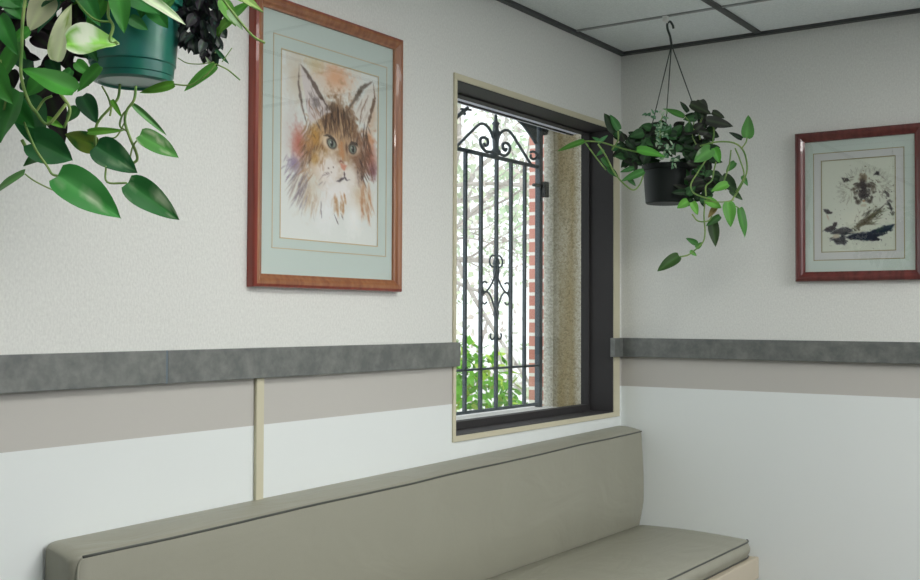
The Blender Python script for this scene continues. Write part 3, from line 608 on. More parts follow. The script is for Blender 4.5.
def paint_persian():
    c = Canvas(120, 156, (214, 220, 206)); c.rk = .5; c.wk = 1.15
    c.blob(.60, .30, .42, .34, (196, 204, 188), .7, .9); c.blob(.62, .34, .33, .36, (216, 222, 206), .95, .6)
    for i in range(70):
        a_ = R(150+i*3.4); r0 = .25+.03*math.sin(i*1.7); u, v = .59+r0*1.15*math.cos(a_), .34+r0*.95*math.sin(a_)/1.3
        c.line([(u, v), (u+.09*math.cos(a_), v+.07*math.sin(a_))], .006, (150, 152, 140) if i % 3 else (110, 108, 98), .55, .8)
    c.blob(.55, .66, .36, .20, (220, 224, 208), .95, .6)
    # ears
    c.poly([(.27, .19), (.30, .25), (.40, .235), (.36, .195)], (48, 46, 48), .95); c.line([(.38, .20), (.46, .19)], .010, (110, 104, 92), .7)
    c.poly([(.70, .185), (.745, .14), (.80, .155), (.80, .20)], (48, 46, 48), .95); c.line([(.80, .19), (.88, .25)], .008, (120, 115, 105), .6)
    # dark mask
    c.blob(.575, .22, .085, .09, (116, 100, 80), .8, .6); c.blob(.575, .33, .17, .14, (70, 62, 56), .92, .8); c.tuft(.575, .33, 90, .07, 16, .010, (44, 38, 36), .8, 60, (.12, .06)); c.blob(.57, .30, .055, .12, (46, 38, 44), .95, .5)
    c.blob(.47, .34, .06, .05, (120, 110, 96), .7, .6); c.blob(.69, .33, .06, .05, (110, 98, 86), .7, .6)
    c.blob(.485, .345, .034, .024, (186, 190, 178), .95, .4); c.blob(.655, .34, .034, .024, (186, 190, 178), .95, .4); c.blob(.49, .345, .014, .018, (30, 30, 34), 1, .4); c.blob(.65, .34, .014, .018, (30, 30, 34), 1, .4)
    c.blob(.58, .40, .07, .08, (52, 44, 46), .95, .5); c.blob(.50, .465, .055, .05, (62, 54, 46), .9, .7); c.blob(.655, .465, .055, .045, (62, 54, 46), .9, .7); c.blob(.58, .46, .022, .018, (176, 140, 104), .9, .5); c.blob(.58, .51, .05, .025, (196, 190, 168), .9, .5)
    for u, v, r1_, r2_, cc, al_ in ((.50, .29, .045, .04, (64, 56, 50), .9), (.655, .29, .045, .04, (64, 56, 50), .9), (.44, .32, .035, .03, (84, 76, 62), .85), (.72, .31, .035, .03, (84, 76, 62), .85), (.455, .37, .03, .03, (74, 66, 56), .8), (.71, .37, .03, .03, (74, 66, 56), .8), (.53, .40, .035, .03, (56, 48, 50), .9), (.635, .40, .035, .03, (56, 48, 50), .9), (.47, .43, .03, .03, (60, 54, 46), .9), (.69, .43, .03, .03, (60, 54, 46), .9), (.58, .20, .05, .05, (120, 108, 84), .7), (.575, .26, .03, .05, (60, 52, 46), .8)):
        c.blob(u, v, r1_*1.25, r2_*1.25, cc, al_, .8, 1.2)
    for u, v in ((.485, .335), (.665, .33), (.53, .33), (.63, .325)): c.blob(u, v, .022, .015, (186, 190, 176), .85, .6)
    c.blob(.58, .505, .04, .02, (200, 196, 174), .8, .5)
    for u, v, r1_, r2_, rot in ((.10, .765, .10, .04, 5), (.17, .72, .05, .05, 30), (.36, .80, .13, .045, 6), (.44, .85, .16, .05, 4), (.62, .86, .17, .055, -4), (.78, .835, .12, .05, 12), (.88, .79, .12, .04, 16), (.24, .86, .11, .045, 10), (.30, .91, .05, .05, 0), (.75, .88, .06, .035, 0)):
        c.blob(u, v, r1_*.9, r2_*.72, (50, 52, 62), .92, .35, .9, -rot)
    for u, v, r1_, r2_ in ((.52, .73, .08, .04), (.60, .68, .09, .045), (.70, .63, .08, .05), (.77, .58, .05, .05)): c.blob(u, v, r1_, r2_, (100, 96, 80), .8, .7, 1.5, -30)
    for u, v in ((.90, .42), (.93, .47), (.90, .51), (.95, .56), (.97, .62), (.86, .38)): c.blob(u, v, .03, .03, (84, 80, 78), .75, .7, 1.5)
    for u, v in ((.34, .30), (.30, .35), (.36, .27), (.80, .27), (.84, .31), (.42, .22)): c.blob(u, v, .035, .02, (140, 138, 120), .6, .8, 1.5)
    c.line([(.53, .42), (.58, .40), (.63, .42)], .014, (34, 28, 34), .95); c.line([(.43, .28), (.49, .26)], .014, (80, 72, 60), .8); c.line([(.66, .26), (.73, .28)], .014, (80, 72, 60), .8)
    c.tuft(.36, .36, 110, .10, 12, .006, (150, 146, 128), .6, 30, (.06, .08)); c.tuft(.82, .36, 70, .10, 14, .007, (130, 122, 108), .6, 30, (.07, .08)); c.tuft(.62, .56, 100, .10, 16, .006, (140, 134, 112), .6, 30, (.14, .05))
    # right rim of fur, dark
    c.line([(.86, .36), (.90, .40), (.92, .44)], .02, (70, 66, 66), .8); c.line([(.89, .47), (.93, .52), (.96, .60)], .018, (60, 58, 62), .85)
    # paws, branch and shadow
    c.line([(.02, .53), (.08, .56), (.12, .58)], .032, (40, 36, 42), .95); c.line([(.10, .58), (.15, .565)], .02, (52, 46, 50), .9)
    c.line([(.03, .755), (.12, .74), (.20, .75)], .035, (50, 40, 46), .95); c.line([(.15, .72), (.21, .68)], .03, (50, 42, 46), .95); c.line([(.06, .58), (.10, .66)], .012, (190, 160, 140), .6)
    c.line([(.46, .74), (.56, .70), (.68, .64), (.76, .58)], .045, (104, 98, 78), .85); c.tuft(.66, .62, -30, .14, 16, .010, (60, 56, 48), .75, 25, (.12, .05)); c.tuft(.60, .70, -20, .14, 12, .010, (84, 78, 60), .7, 20, (.12, .03))
    c.line([(.12, .80), (.28, .775), (.42, .77)], .05, (52, 52, 58), .95, .4); c.line([(.34, .85), (.50, .84), (.66, .85), (.78, .84)], .06, (46, 52, 66), .96, .4); c.line([(.60, .82), (.78, .79), (.92, .76), (.99, .73)], .042, (44, 52, 68), .95, .4)
    c.line([(.70, .87), (.73, .88)], .045, (46, 50, 62), .95); c.line([(.15, .86), (.22, .90), (.30, .91)], .034, (50, 52, 60), .95); c.line([(.28, .80), (.30, .93)], .036, (46, 48, 56), .95)
    c.blob(.20, .83, .06, .045, (190, 182, 160), .9, .5); c.line([(.36, .80), (.50, .79), (.60, .78)], .020, (206, 206, 186), .8)
    return c

def art_mesh(cv, name, mat, parent, to3d):
    m = MB(); h, w_ = cv.h, cv.w; lin = np.where(cv.a > .04045, ((cv.a+.055)/1.055)**2.4, cv.a/12.92)
    vs = [to3d(i/(w_-1), j/(h-1)) for j in range(h) for i in range(w_)]
    fs = [(j*w_+i, (j+1)*w_+i, (j+1)*w_+i+1, j*w_+i+1) for j in range(h-1) for i in range(w_-1)]
    m.add(vs, fs, 0, [tuple(x) for x in lin.reshape(-1, 3)]); return m.build(name, mat, parent)

def picture(name, label, u0, u1, z0, z1, fw, art, lines, cv, wood, boardm, to, outer_board=None, prof=None):
    """to(u, z, d) -> world: u along the wall, d out from it"""
    c = to((u0+u1)/2, z0, 0); t = empty(name, c); tag(t, label, 'picture')
    prof = [(0, 0), (0, .018), (.002, .023), (.008, .027), (.015, .0275), (.022, .0235), (.028, .018), (fw, .016), (fw, .004)]
    m = MB(); cor = [(u0, z0, 1, 1), (u1, z0, -1, 1), (u1, z1, -1, -1), (u0, z1, 1, -1)]; n_ = len(prof); vs = []
    for (u, z, su, sz) in cor:
        for a_, d_ in prof: vs.append(to(u+su*a_, z+sz*a_, d_))
    fs = []
    for k in range(4):
        for j in range(n_-1): fs.append((k*n_+j, ((k+1) % 4)*n_+j, ((k+1) % 4)*n_+j+1, k*n_+j+1))
    m.add(vs, fs); m.mi = [0 if j < 3 else 1 for k in range(4) for j in range(n_-1)]; fr = m.build('frame', wood, t)
    def rect(nm, a_, b_, c_, d_, dep, mt, hole=None, par=t):
        mm = MB(); F_ = lambda x0, x1, y0, y1: mm.add([to(x0, y0, dep), to(x1, y0, dep), to(x1, y1, dep), to(x0, y1, dep), to(x0, y0, dep-.0012), to(x1, y0, dep-.0012), to(x1, y1, dep-.0012), to(x0, y1, dep-.0012)], [(0,1,2,3), (7,6,5,4), (0,4,5,1), (1,5,6,2), (2,6,7,3), (3,7,4,0)])
        if hole: h0, h1, h2, h3 = hole; F_(a_, b_, c_, h2); F_(a_, b_, h3, d_); F_(a_, h0, h2, h3); F_(h1, b_, h2, h3)
        else: F_(a_, b_, c_, d_)
        return mm.build(nm, mt, par)
    au0, au1, az0, az1 = art
    i0, i1, j0, j1 = u0+fw*.9, u1-fw*.9, z0+fw*.9, z1-fw*.9
    rect('backing', u0+.01, u1-.01, z0+.01, z1-.01, .004, M['mat_inner'])
    mb_ = rect('mat_board', i0, i1, j0, j1, .009, boardm, art)
    for (l0, l1, k0, k1, lw, lm) in lines:
        rect('ruled_line', l0, l1, k0, k1, .0098, lm, (l0+lw, l1-lw, k0+lw, k1-lw), mb_)
    if outer_board:
        l0, l1, k0, k1 = outer_board; rect('inner_mat', l0, l1, k0, k1, .0094, M['mat_inner'], art, mb_)
    a_ = art_mesh(cv, 'painting', M['paint'], t, lambda s_, v_: to(au0+(au1-au0)*s_, az1-(az1-az0)*v_, .0075))
    rect('glass_pane', i0, i1, j0, j1, .0135, M['glass'])
    return t
toL = lambda u, z, d: Vector((d, u, z)); toB = lambda u, z, d: Vector((u, -d, z))
picture('framed_picture', 'large mahogany-framed watercolour of a tabby cat face with pale blue-green mat on the left wall', -2.046, -1.455, 1.455, 2.181, .033, (-1.940, -1.554, 1.582, 2.056),
        [(-1.971, -1.514, 1.553, 2.092, .0022, M['gold']), (-1.943, -1.551, 1.579, 2.059, .0028, M['gold'])], paint_tabby(), [M['frame_red'], M['frame_tan']], M['mat_board'], toL)
# back-wall picture
fw2 = .034
picture('framed_picture', 'dark-red framed painting of a fluffy pale long-haired cat lying down, on the back wall', .699, 1.140, 1.517, 2.050, fw2, (.792, 1.040, 1.622, 1.944),
        [(.7615, 1.0715, 1.5905, 1.9745, .0030, M['gilt2']), (.789, 1.043, 1.619, 1.947, .0032, M['gilt2'])], paint_persian(), [M['frame_dark'], M['frame_dark']], M['mat_board2'], toB, (.7645, 1.0685, 1.5935, 1.9715))

# ------------------------------------------------------------------ hanging plants
GREEN = (.045, .20, .035); BRIGHT = (.12, .34, .04); DEEP = (.015, .085, .03); PURP_SHADE = (.022, .014, .020); PALE = (.55, .62, .38); OLIVE = (.16, .24, .035); SILV = (.50, .60, .50)  # the near-black purple stands in for shade between the leaves
def LF(m, b, t, w, col1=GREEN, d=1.85, dt=0, tilt=(0, 0), c2=None, var=0, fold=.28, droop=.14, edge=None, twist=0, lobe=.06, w_d=None):
    """leaf by picture direction: base b, tip t, apparent width w px at depth d (dt: tip depth offset)"""
    B = P(b[0], b[1], d); T_ = P(t[0], t[1], d+dt); n_ = -CD + CR*tilt[0] + CU*(tilt[1]+.15)
    leaf_verts(B, T_, n_, w/F*d, fold, droop, c1=col1, c2=c2, var=var, m=m, edge=edge, twist=twist, lobe=lobe)
def VN(m, pts, r=.0018, d=1.85, dd=0):
    n_ = len(pts)-1; m.tube([P(x, y, d+dd*i/max(1, n_)) for i, (x, y) in enumerate(pts)], r, 6, smooth=5)

# ---- near plant, top left
pc = P(133, 40, 1.88)
pl = empty('hanging_plant', (pc.x, pc.y, 1.80)); tag(pl, 'large near trailing pothos in a glossy green hanging pot at the upper left', 'plant', None)
zb0 = P(133, 84, 1.88).z; r0, r1 = .066, .080
q = MB(); q.lathe((pc.x, pc.y, zb0), [(0, .004), (r0-.012, .004), (r0-.008, 0), (r0, .003), (r0+.001, .012), (r0+.0025, .0135), (r0+.004, .03), (r0+.0062, .032), (r0+.0064, .036), (r0+.006, .038), (r1, .13), (r1+.006, .131), (r1+.007, .150), (r1, .150), (r1-.004, .135), (r0+.004, .03), (0, .03)], 48)
pot = q.build('pot', M['pot'], pl, smooth=True, angle=35)
q = MB(); q.lathe((pc.x, pc.y, zb0), [(0, .130), (r1-.004, .128)], 24); q.build('soil', M['soil'], pot)
hk = Vector((pc.x, pc.y, 2.44))
q = MB()
for a_ in (20, 140, 260): q.tube([(pc.x+(r1+.003)*math.cos(R(a_)), pc.y+(r1+.003)*math.sin(R(a_)), zb0+.142), (pc.x, pc.y, 2.37)], .0014, 6)
q.tube([(pc.x, pc.y, 2.36), (pc.x, pc.y, 2.385), (pc.x+.008, pc.y, 2.40), (pc.x, pc.y, 2.408), (pc.x-.007, pc.y, 2.40)], .0018, 6, smooth=4); q.build('hanger', M['wire'], pl, smooth=True)
m = MB(); v = MB()
# leaves hanging lowest, from the photograph
LF(m, (58, 176), (121, 217), 45, (.035, .20, .04), 1.75, .0, (.2, .3), edge=None, fold=.35, c2=(.36, .48, .30), var=-.22)
LF(m, (128, 183), (179, 219), 33, (.022, .14, .032), 1.78, .0, (-.1, .2), c2=(.34, .46, .28), var=-.15)
LF(m, (96, 146), (137, 172), 34, (.014, .095, .028), 1.80, .0, (.2, .0), c2=(.16, .28, .14), var=-.2)
LF(m, (140, 135), (179, 157), 25, (.06, .22, .04), 1.82, .0, (.0, .4), c2=(.42, .52, .32), var=-.1)
LF(m, (25, 173), (-14, 196), 13, (.07, .24, .04), 1.74, .1, (0, .2))
LF(m, (98, 146), (64, 134), 24, OLIVE, 1.86, .0, (0, -.3), c2=(.05, .18, .04), var=.0)
LF(m, (133, 105), (168, 136), 8, (.08, .24, .06), 1.84, .05, (0, .1), fold=.6)
LF(m, (82, 96), (97, 123), 22, DEEP, 1.86, 0, (.3, 0)); LF(m, (88, 132), (124, 130), 9, BRIGHT, 1.83)
LF(m, (62, 142), (22, 165), 26, (.03, .13, .03), 1.80, 0, (-.3, .2)); LF(m, (36, 142), (72, 160), 40, (.022, .12, .035), 1.78, 0, (.2, -.1), lobe=.25)
LF(m, (28, 98), (40, 150), 42, (.02, .12, .035), 1.80, 0, (-.2, .2), c2=(.1, .3, .06), var=-.3); LF(m, (20, 92), (-2, 142), 36, (.035, .19, .035), 1.74, 0, (-.4, .1))
LF(m, (174, 84), (139, 93), 11, BRIGHT, 1.86, 0, (0, -.4), fold=.1); LF(m, (216, 66), (183, 91), 13, (.09, .30, .05), 1.88, 0, (.3, .2), fold=.4)
LF(m, (50, 96), (64, 142), 30, PURP_SHADE, 1.88, 0)
# around the rim
LF(m, (67, 44), (119, 41), 50, (.18, .42, .06), 1.70, .02, (-.1, .5), c2=(.70, .78, .60), var=.02, fold=.3)
LF(m, (58, 62), (70, 2), 26, (.60, .66, .42), 1.74, 0, (-.2, 0), c2=(.26, .42, .05), var=-.25, fold=.5, lobe=.02)
LF(m, (75, 92), (22, 67), 30, (.05, .26, .03), 1.72, 0, (.1, .5), fold=.3); LF(m, (100, 66), (76, 92), 16, (.07, .28, .05), 1.74)
LF(m, (50, -6), (28, 31), 30, (.60, .62, .40), 1.76, 0, (.3, 0), fold=.15, lobe=.02); LF(m, (60, -2), (36, 32), 22, (.03, .20, .08), 1.775, 0, (-.3, .1))
LF(m, (118, -12), (124, 33), 24, (.045, .22, .035), 1.72, 0, (.2, .1), fold=.4); LF(m, (140, -6), (186, 23), 15, (.60, .68, .48), 1.76, 0, (.2, .5), c2=(.14, .38, .06), var=-.1)
LF(m, (150, 4), (168, 28), 22, (.035, .20, .04), 1.80, 0); LF(m, (128, -8), (160, 14), 24, (.05, .24, .06), 1.79, 0)
LF(m, (0, 16), (17, 55), 22, (.03, .19, .03), 1.72, 0, (-.2, .2)); LF(m, (-14, 62), (12, 104), 30, (.04, .20, .03), 1.70, 0); LF(m, (18, 44), (-6, 88), 20, (.05, .22, .035), 1.76)
LF(m, (-10, -6), (30, 6), 22, (.05, .22, .05), 1.76); LF(m, (10, 34), (26, 60), 12, (.05, .20, .04), 1.80)
LF(m, (46, 118), (64, 128), 8, BRIGHT, 1.80); LF(m, (72, 70), (56, 88), 13, (.04, .2, .04), 1.8)
LF(m, (82, -10), (100, 26), 22, (.04, .24, .05), 1.78); LF(m, (104, 0), (86, 30), 18, (.08, .32, .05), 1.80, 0, (.3, .2)); LF(m, (94, 16), (112, 40), 14, (.03, .16, .05), 1.82); LF(m, (150, -14), (140, 18), 26, (.05, .24, .05), 1.80); LF(m, (172, -10), (160, 16), 18, (.10, .34, .08), 1.80, c2=PALE, var=-.2)
LF(m, (84, 40), (98, 62), 14, (.02, .12, .03), 1.82); LF(m, (130, 18), (148, 30), 14, (.05, .22, .06), 1.80); LF(m, (30, 30), (8, 44), 14, (.06, .26, .04), 1.74); LF(m, (76, 62), (92, 76), 14, (.06, .26, .04), 1.78); LF(m, (44, 76), (26, 96), 20, (.05, .22, .04), 1.76, 0, (.2, -.1)); LF(m, (12, 104), (34, 128), 24, (.03, .17, .035), 1.76)
LF(m, (4, -8), (22, 20), 22, (.05, .24, .05), 1.76); LF(m, (78, 108), (66, 122), 14, (.03, .14, .03), 1.84); LF(m, (112, 100), (122, 118), 6, BRIGHT, 1.83)
# bright spray to the right
LF(m, (222, 0), (236, 26), 16, (.13, .36, .05), 1.86, 0, (.2, .1)); LF(m, (232, -8), (258, 5), 12, (.18, .46, .06), 1.86); LF(m, (240, -4), (263, 11), 8, (.34, .50, .16), 1.85); LF(m, (226, 20), (252, 0), 12, (.10, .32, .05), 1.87)
LF(m, (232, 18), (214, 34), 12, (.16, .38, .06), 1.88); LF(m, (228, 10), (243, 30), 9, (.36, .52, .30), 1.86); LF(m, (216, -2), (228, 20), 14, (.04, .18, .04), 1.90); LF(m, (212, 40), (224, 25), 10, (.20, .42, .08), 1.89)
LF(m, (216, 50), (229, 64), 5, DEEP, 1.88); LF(m, (213, 68), (205, 56), 4, (.5, .6, .4), 1.89)
# crown over the pot, growing up and outwards (above the picture's top edge too)
rr = random.Random(11)
for i in range(70):
    a_ = rr.uniform(0, 2*math.pi); rad = rr.uniform(.03, .15); el = rr.uniform(.155, .30)
    b_ = Vector((pc.x+rad*.6*math.cos(a_), pc.y+rad*.6*math.sin(a_), zb0+el-.02)); o_ = Vector((math.cos(a_), math.sin(a_), rr.uniform(-.6, .3))); L_ = rr.uniform(.05, .085)
    leaf_verts(b_+o_*.02, b_+o_*(.02+L_), Vector((math.cos(a_)*.4, math.sin(a_)*.4, 1))+rv(rr)*.4, L_*.72, m=m, c1=rr.choice((GREEN, GREEN, BRIGHT, DEEP)), c2=PALE, var=-.35)
# filler leaves left of the pot, interior shade put into their near-black colour
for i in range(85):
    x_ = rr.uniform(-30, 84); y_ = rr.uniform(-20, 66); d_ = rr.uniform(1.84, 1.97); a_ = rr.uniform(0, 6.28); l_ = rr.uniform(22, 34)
    LF(m, (x_, y_), (x_+l_*math.cos(a_), y_+abs(l_*math.sin(a_))), rr.uniform(14, 22), rr.choice((PURP_SHADE, PURP_SHADE, PURP_SHADE, DEEP)), d_, rr.uniform(-.03, .03), (rr.uniform(-.5, .5), rr.uniform(-.3, .4)))
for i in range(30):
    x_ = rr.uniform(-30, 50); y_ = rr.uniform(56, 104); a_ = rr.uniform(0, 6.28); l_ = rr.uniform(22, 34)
    LF(m, (x_, y_), (x_+l_*.5*math.cos(a_), y_+abs(l_*math.sin(a_))*.8), rr.uniform(14, 24), rr.choice((PURP_SHADE, DEEP, DEEP, GREEN)), rr.uniform(1.84, 1.92), 0, (rr.uniform(-.5, .5), rr.uniform(-.3, .4)))
fol = m.build('foliage', M['leaf'], pl, smooth=True)
# dark purple-leaved companion hanging beside the pot
m2 = MB()
for i in range(150):
    x_ = rr.uniform(176, 222); ymax = 54 if x_ > 196 else 40; y_ = rr.uniform(-15, ymax)
    if 186 < x_ < 200 and y_ > 44: continue
    a_ = rr.uniform(.6, 2.6); l_ = rr.uniform(9, 17)
    LF(m2, (x_, y_), (x_+l_*math.cos(a_)*.7, y_+l_*math.sin(a_)), rr.uniform(7, 12), rr.choice(((.016, .014, .020), (.022, .016, .026), (.012, .018, .018))), rr.uniform(1.86, 1.93), rr.uniform(-.02, .02), (rr.uniform(-.6, .6), rr.uniform(-.4, .4)), c2=(.05, .14, .12), var=-.42)
o = m2.build('purple_foliage', M['leaf'], pl, smooth=True); o['label'] = 'dark purple-black small leaves'
for pts, r_, d_ in (([(118, -30), (60, -25), (30, -10), (23, 18), (22, 45), (21, 75), (28, 100), (36, 112), (48, 124), (66, 104)], .0026, 1.73),
                    ([(36, 112), (44, 100), (52, 96)], .002, 1.75), ([(24, 122), (35, 148), (47, 166), (52, 174), (58, 176)], .002, 1.76), ([(22, 140), (28, 150), (33, 148)], .003, 1.78),
                    ([(25, 174), (33, 180), (44, 186), (60, 193)], .0013, 1.75), ([(120, 84), (118, 98), (110, 108), (97, 124), (95, 146)], .0024, 1.84),
                    ([(136, 86), (134, 100), (127, 110), (125, 122), (130, 138), (136, 152), (137, 160), (131, 164)], .0024, 1.82), ([(130, 158), (133, 146), (140, 137)], .0015, 1.82),
                    ([(106, 166), (107, 182), (127, 183)], .0017, 1.79), ([(125, 122), (116, 137), (105, 137)], .0013, 1.82), ([(127, 110), (122, 116), (120, 126), (127, 131)], .0017, 1.82),
                    ([(102, 86), (108, 97), (111, 108), (110, 116)], .0017, 1.85), ([(133, 104), (128, 108)], .0015, 1.83), ([(172, 84), (190, 85), (205, 76), (216, 64)], .0014, 1.87),
                    ([(178, 58), (187, 63), (200, 64), (214, 62)], .0009, 1.88), ([(216, 64), (228, 70), (240, 80)], .0014, 1.87), ([(222, 62), (232, 48)], .0008, 1.87),
                    ([(117, 42), (112, 43), (110, 38), (113, 26), (108, 14), (112, -10)], .0024, 1.72), ([(104, 44), (112, 46), (118, 43)], .0018, 1.72),
                    ([(216, -10), (228, 6), (242, 24), (254, 37), (265, 43)], .0022, 1.84), ([(230, -12), (244, 2), (263, 12)], .0018, 1.85), ([(214, 30), (215, 48), (213, 66)], .0016, 1.89),
                    ([(70, -10), (82, 8), (96, 20), (112, 22)], .002, 1.76), ([(64, 128), (70, 110), (62, 96), (56, 88)], .0026, 1.78), ([(0, 60), (6, 92), (4, 110)], .002, 1.74)):
    VN(v, pts, r_, d_)
v.build('vine', M['vine'], pl, smooth=True)

# ---- far plant near the corner
HP = Vector((.366, -.385, H))
dep = 3.84
p2 = empty('hanging_plant', (.366, -.385, 1.78)); tag(p2, 'smaller trailing plant in a dark hanging pot near the corner beside the window', 'plant')
zb1 = P(667, 204, dep).z
q = MB(); rb, rt = .075, .083
q.lathe((.366, -.385, zb1), [(0, 0), (rb-.004, 0), (rb, .004), (rt, .115), (rt+.005, .117), (rt+.005, .135), (rt-.002, .135), (rt-.005, .118), (rb-.004, .01), (0, .01)], 40); pot = q.build('pot', M['pot_dark'], p2, smooth=True, angle=35)
q = MB(); q.lathe((.366, -.385, zb1), [(0, .117), (rt-.004, .115)], 24); q.build('soil', M['soil'], pot)
J = P(671.5, 45, dep)
q = MB()
for x_, y_, dd in ((646, 150, 0), (664, 150, .08), (706, 140, -.03)):
    q.tube([P(x_, y_, dep+dd), J], .0020, 6)
q.build('hanger', M['wire'], p2, smooth=True)
q = MB(); q.tube([P(673.5, 28.5, dep), P(672.6, 25, dep), P(670, 21.6, dep), P(667.4, 23.6, dep), P(667.6, 29, dep), P(670, 36, dep), P(671.3, 44, dep), P(671.5, 48, dep)], .0042, 8, smooth=5); q.build('hook', M['hookm'], p2, smooth=True)
c_ = empty('ceiling_clip', (HP.x, HP.y, H)); tag(c_, 'small white clip on the ceiling grid holding the plant hook near the corner', 'clip')
ct = P(668.3, 18, dep)
q = MB(); q.box((ct.x-.009, -.424, 2.419), (ct.x+.009, -.404, H-.004)); q.build('clip_body', M['clip'], c_, bevel=.002)
q = MB(); q.tube([(ct.x-.002, -.412, 2.419), (ct.x-.002, -.390, 2.419)], .0028, 8); q.build('pin', M['clip'], c_, smooth=True)
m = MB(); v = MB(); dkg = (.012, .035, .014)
A = lambda *a_, **k: LF(m, *a_, **k)
A((584, 141), (557, 151), 7, (.07, .22, .035), 3.70, fold=.5); A((616, 132), (604, 113), 13, (.02, .045, .02), 3.70, tilt=(-.4, .2)); A((619, 130), (610, 114), 9, (.04, .16, .04), 3.69)
A((598, 143), (608, 135), 5, (.06, .2, .07), 3.7); A((600, 141), (592, 137), 4, (.05, .2, .06), 3.7); A((602, 158), (614, 172), 7, (.035, .14, .03), 3.70); A((608, 168), (619, 178), 7, (.03, .12, .03), 3.70)
A((644, 171), (621, 181), 9, (.05, .19, .04), 3.68); A((634, 168), (620, 172), 6, (.04, .15, .04), 3.72); A((637, 150), (666, 156), 13, (.08, .30, .04), 3.64, tilt=(0, .5)); A((622, 150), (640, 160), 9, dkg, 3.74); A((626, 140), (636, 150), 8, dkg, 3.74)
A((684, 117), (663, 108), 9, (.05, .18, .03), 3.74, tilt=(0, .4)); A((690, 104), (712, 114), 12, (.02, .028, .014), 3.76); A((706, 120), (734, 126), 13, (.024, .028, .022), 3.74, fold=.1); A((700, 100), (704, 124), 14, (.018, .026, .014), 3.77); A((688, 112), (680, 101), 6, dkg, 3.78); A((712, 112), (725, 118), 8, (.02, .028, .014), 3.76)
A((746, 138), (749, 115), 16, (.05, .19, .03), 3.70, tilt=(.3, .1)); A((742, 139), (729, 132), 6, (.03, .05, .035), 3.72)
A((710, 150), (694, 162), 16, (.10, .29, .07), 3.66, c2=(.4, .5, .36), var=-.3, lobe=.2); A((714, 148), (720, 163), 11, (.07, .30, .03), 3.67); A((728, 184), (711, 191), 11, (.13, .38, .06), 3.66, tilt=(0, .4)); A((722, 176), (738, 194), 15, (.022, .05, .018), 3.72); A((714, 178), (726, 184), 9, dkg, 3.73)
A((688, 201), (677, 208), 10, (.12, .36, .05), 3.68); A((692, 202), (698, 215), 9, (.13, .38, .05), 3.67); A((706, 200), (722, 208), 11, (.12, .36, .05), 3.68); A((728, 202), (731, 227), 15, (.10, .32, .05), 3.66); A((739, 208), (746, 238), 12, (.05, .20, .03), 3.68, tilt=(.4, 0))
A((712, 220), (716, 247), 13, (.028, .06, .018), 3.72); A((720, 216), (706, 226), 8, (.04, .14, .03), 3.7); A((679, 256), (657, 271), 14, (.035, .09, .02), 3.70, tilt=(0, .3)); A((697, 244), (686, 238), 7, (.04, .15, .03), 3.7); A((696, 248), (703, 242), 6, (.06, .2, .03), 3.7); A((690, 251), (697, 256), 5, (.08, .26, .04), 3.7)
A((730, 190), (743, 200), 8, (.03, .08, .02), 3.72); A((735, 162), (726, 172), 8, (.05, .18, .04), 3.7); A((716, 206), (708, 218), 7, (.3, .22, .08), 3.7); A((742, 176), (748, 186), 6, (.05, .2, .04), 3.7)
A((604, 150), (596, 156), 5, (.05, .18, .05), 3.71); A((612, 150), (620, 145), 6, (.03, .12, .04), 3.72); A((628, 178), (636, 186), 6, (.04, .14, .04), 3.7)
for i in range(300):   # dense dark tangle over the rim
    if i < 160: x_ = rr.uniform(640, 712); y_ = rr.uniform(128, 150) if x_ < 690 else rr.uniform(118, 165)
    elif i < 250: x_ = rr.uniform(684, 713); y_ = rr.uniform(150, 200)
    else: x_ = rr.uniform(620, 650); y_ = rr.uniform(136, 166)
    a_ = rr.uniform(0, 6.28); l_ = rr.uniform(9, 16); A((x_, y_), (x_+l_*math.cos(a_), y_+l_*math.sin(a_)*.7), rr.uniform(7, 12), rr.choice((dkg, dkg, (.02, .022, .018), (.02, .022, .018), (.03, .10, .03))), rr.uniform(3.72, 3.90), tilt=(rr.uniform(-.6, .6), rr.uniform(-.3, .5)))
for i in range(14):  # leaves behind the rim, towards the wall
    a_ = rr.uniform(.3, 2.8); b_ = Vector((.366+.06*math.cos(a_), -.385+.06*math.sin(a_), zb1+.14)); o_ = Vector((math.cos(a_), math.sin(a_), rr.uniform(-.2, .9)))
    leaf_verts(b_, b_+o_*.07, Vector((0, -.4, 1)), .04, m=m, c1=rr.choice((dkg, DEEP, GREEN)))
m.build('foliage', M['leaf'], p2, smooth=True)
m3 = MB()
for i in range(75):
    t_ = rr.random(); x_ = 657+13*t_+rr.uniform(-11, 11)*(1-t_*.5); y_ = 112+54*t_+rr.uniform(-4, 4); a_ = rr.uniform(0, 6.28); l_ = rr.uniform(3.5, 6.5)
    LF(m3, (x_, y_), (x_+l_*math.cos(a_), y_+l_*math.sin(a_)), rr.uniform(2, 3.2), rr.choice(((.10, .22, .12), (.06, .16, .08), (.32, .42, .30), (.22, .33, .2))), rr.uniform(3.64, 3.70), tilt=(rr.uniform(-.4, .4), .3))
o = m3.build('variegated_foliage', M['leaf'], p2, smooth=True); o['label'] = 'tiny silvery green leaves'
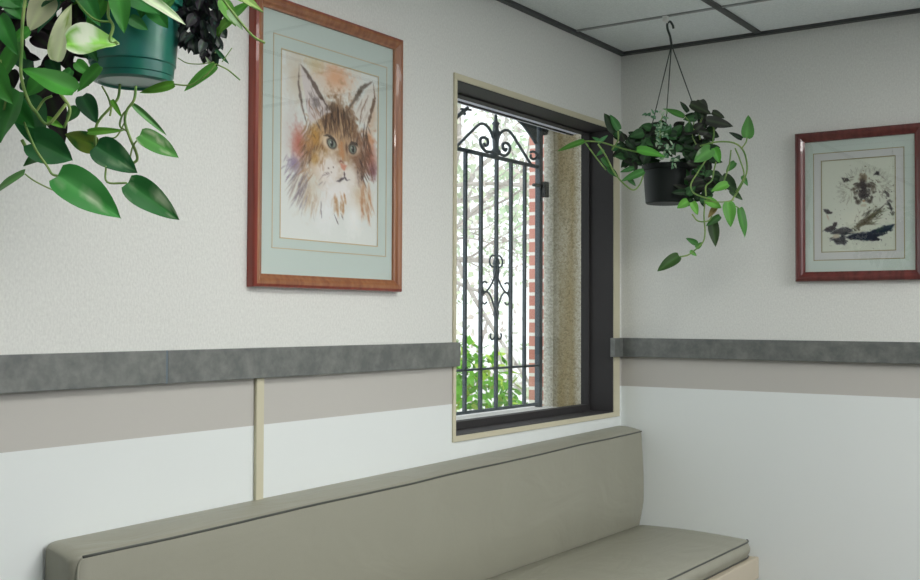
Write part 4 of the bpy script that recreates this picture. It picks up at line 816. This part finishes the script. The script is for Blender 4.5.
for pts, r_, d_ in (([(655, 150), (640, 152), (628, 150), (614, 146), (600, 142), (584, 141)], .0028, 3.70), ([(585, 142), (592, 152), (598, 160), (606, 170)], .0024, 3.69), ([(598, 144), (606, 156), (614, 172), (622, 182), (633, 190), (640, 184), (644, 172)], .0028, 3.69), ([(612, 150), (618, 140), (618, 130)], .0026, 3.70),
                    ([(700, 146), (716, 142), (734, 143), (744, 152), (747, 170), (741, 186), (732, 200), (729, 206)], .0030, 3.69), ([(742, 148), (746, 142), (747, 137)], .0026, 3.69), ([(706, 160), (698, 172), (691, 184), (693, 192), (700, 196), (712, 200)], .0026, 3.67), ([(731, 150), (729, 166), (724, 182), (726, 190)], .0026, 3.67), ([(735, 148), (740, 160), (744, 176), (736, 192)], .0026, 3.68), ([(716, 162), (714, 170), (712, 180), (706, 186), (706, 196)], .0026, 3.67),
                    ([(705, 200), (704, 216), (705, 232), (703, 242), (695, 250), (688, 255), (679, 257)], .0026, 3.70), ([(692, 214), (698, 221), (708, 221), (712, 216)], .0026, 3.68), ([(694, 130), (688, 120), (684, 116)], .0022, 3.74), ([(712, 146), (714, 132), (712, 122)], .0028, 3.75), ([(700, 140), (699, 128), (702, 118)], .003, 3.76), ([(728, 206), (735, 206), (740, 209)], .0022, 3.68), ([(734, 200), (722, 202), (706, 201)], .0022, 3.68), ([(697, 146), (692, 135), (694, 122)], .0022, 3.76), ([(660, 140), (660, 125), (664, 112)], .0018, 3.70)):
    VN(v, pts, r_, d_)
v.build('vine', M['vine'], p2, smooth=True)
# the near plant's own hook at the grid
n1 = empty('ceiling_clip', (pc.x, pc.y, H)); tag(n1, 'white clip on the ceiling grid above the large near plant, out of the picture', 'clip')
q = MB(); q.box((pc.x-.009, pc.y-.006, 2.415), (pc.x+.009, pc.y+.006, H-.001)); q.build('clip_body', M['clip'], n1, bevel=.002)
q = MB(); q.tube([(pc.x, pc.y-.010, 2.412), (pc.x, pc.y+.010, 2.412)], .003, 8); q.build('pin', M['clip'], n1, smooth=True)

# ------------------------------------------------------------------ light
wd = bpy.data.worlds.new('sky'); bpy.context.scene.world = wd; wd.use_nodes = True
bg = wd.node_tree.nodes['Background']; bg.inputs[0].default_value = (.93, .96, 1.0, 1); bg.inputs[1].default_value = 1.9
sc = bpy.context.scene
sc.view_settings.view_transform = 'Standard'; sc.view_settings.look = 'None'; sc.view_settings.gamma = 1; sc.view_settings.use_curve_mapping = False; sc.view_settings.exposure = 0
sc.cycles.use_denoising = True; sc.cycles.max_bounces = 8; sc.cycles.diffuse_bounces = 5; sc.cycles.transparent_max_bounces = 16
sc.cycles.sample_clamp_indirect = 6
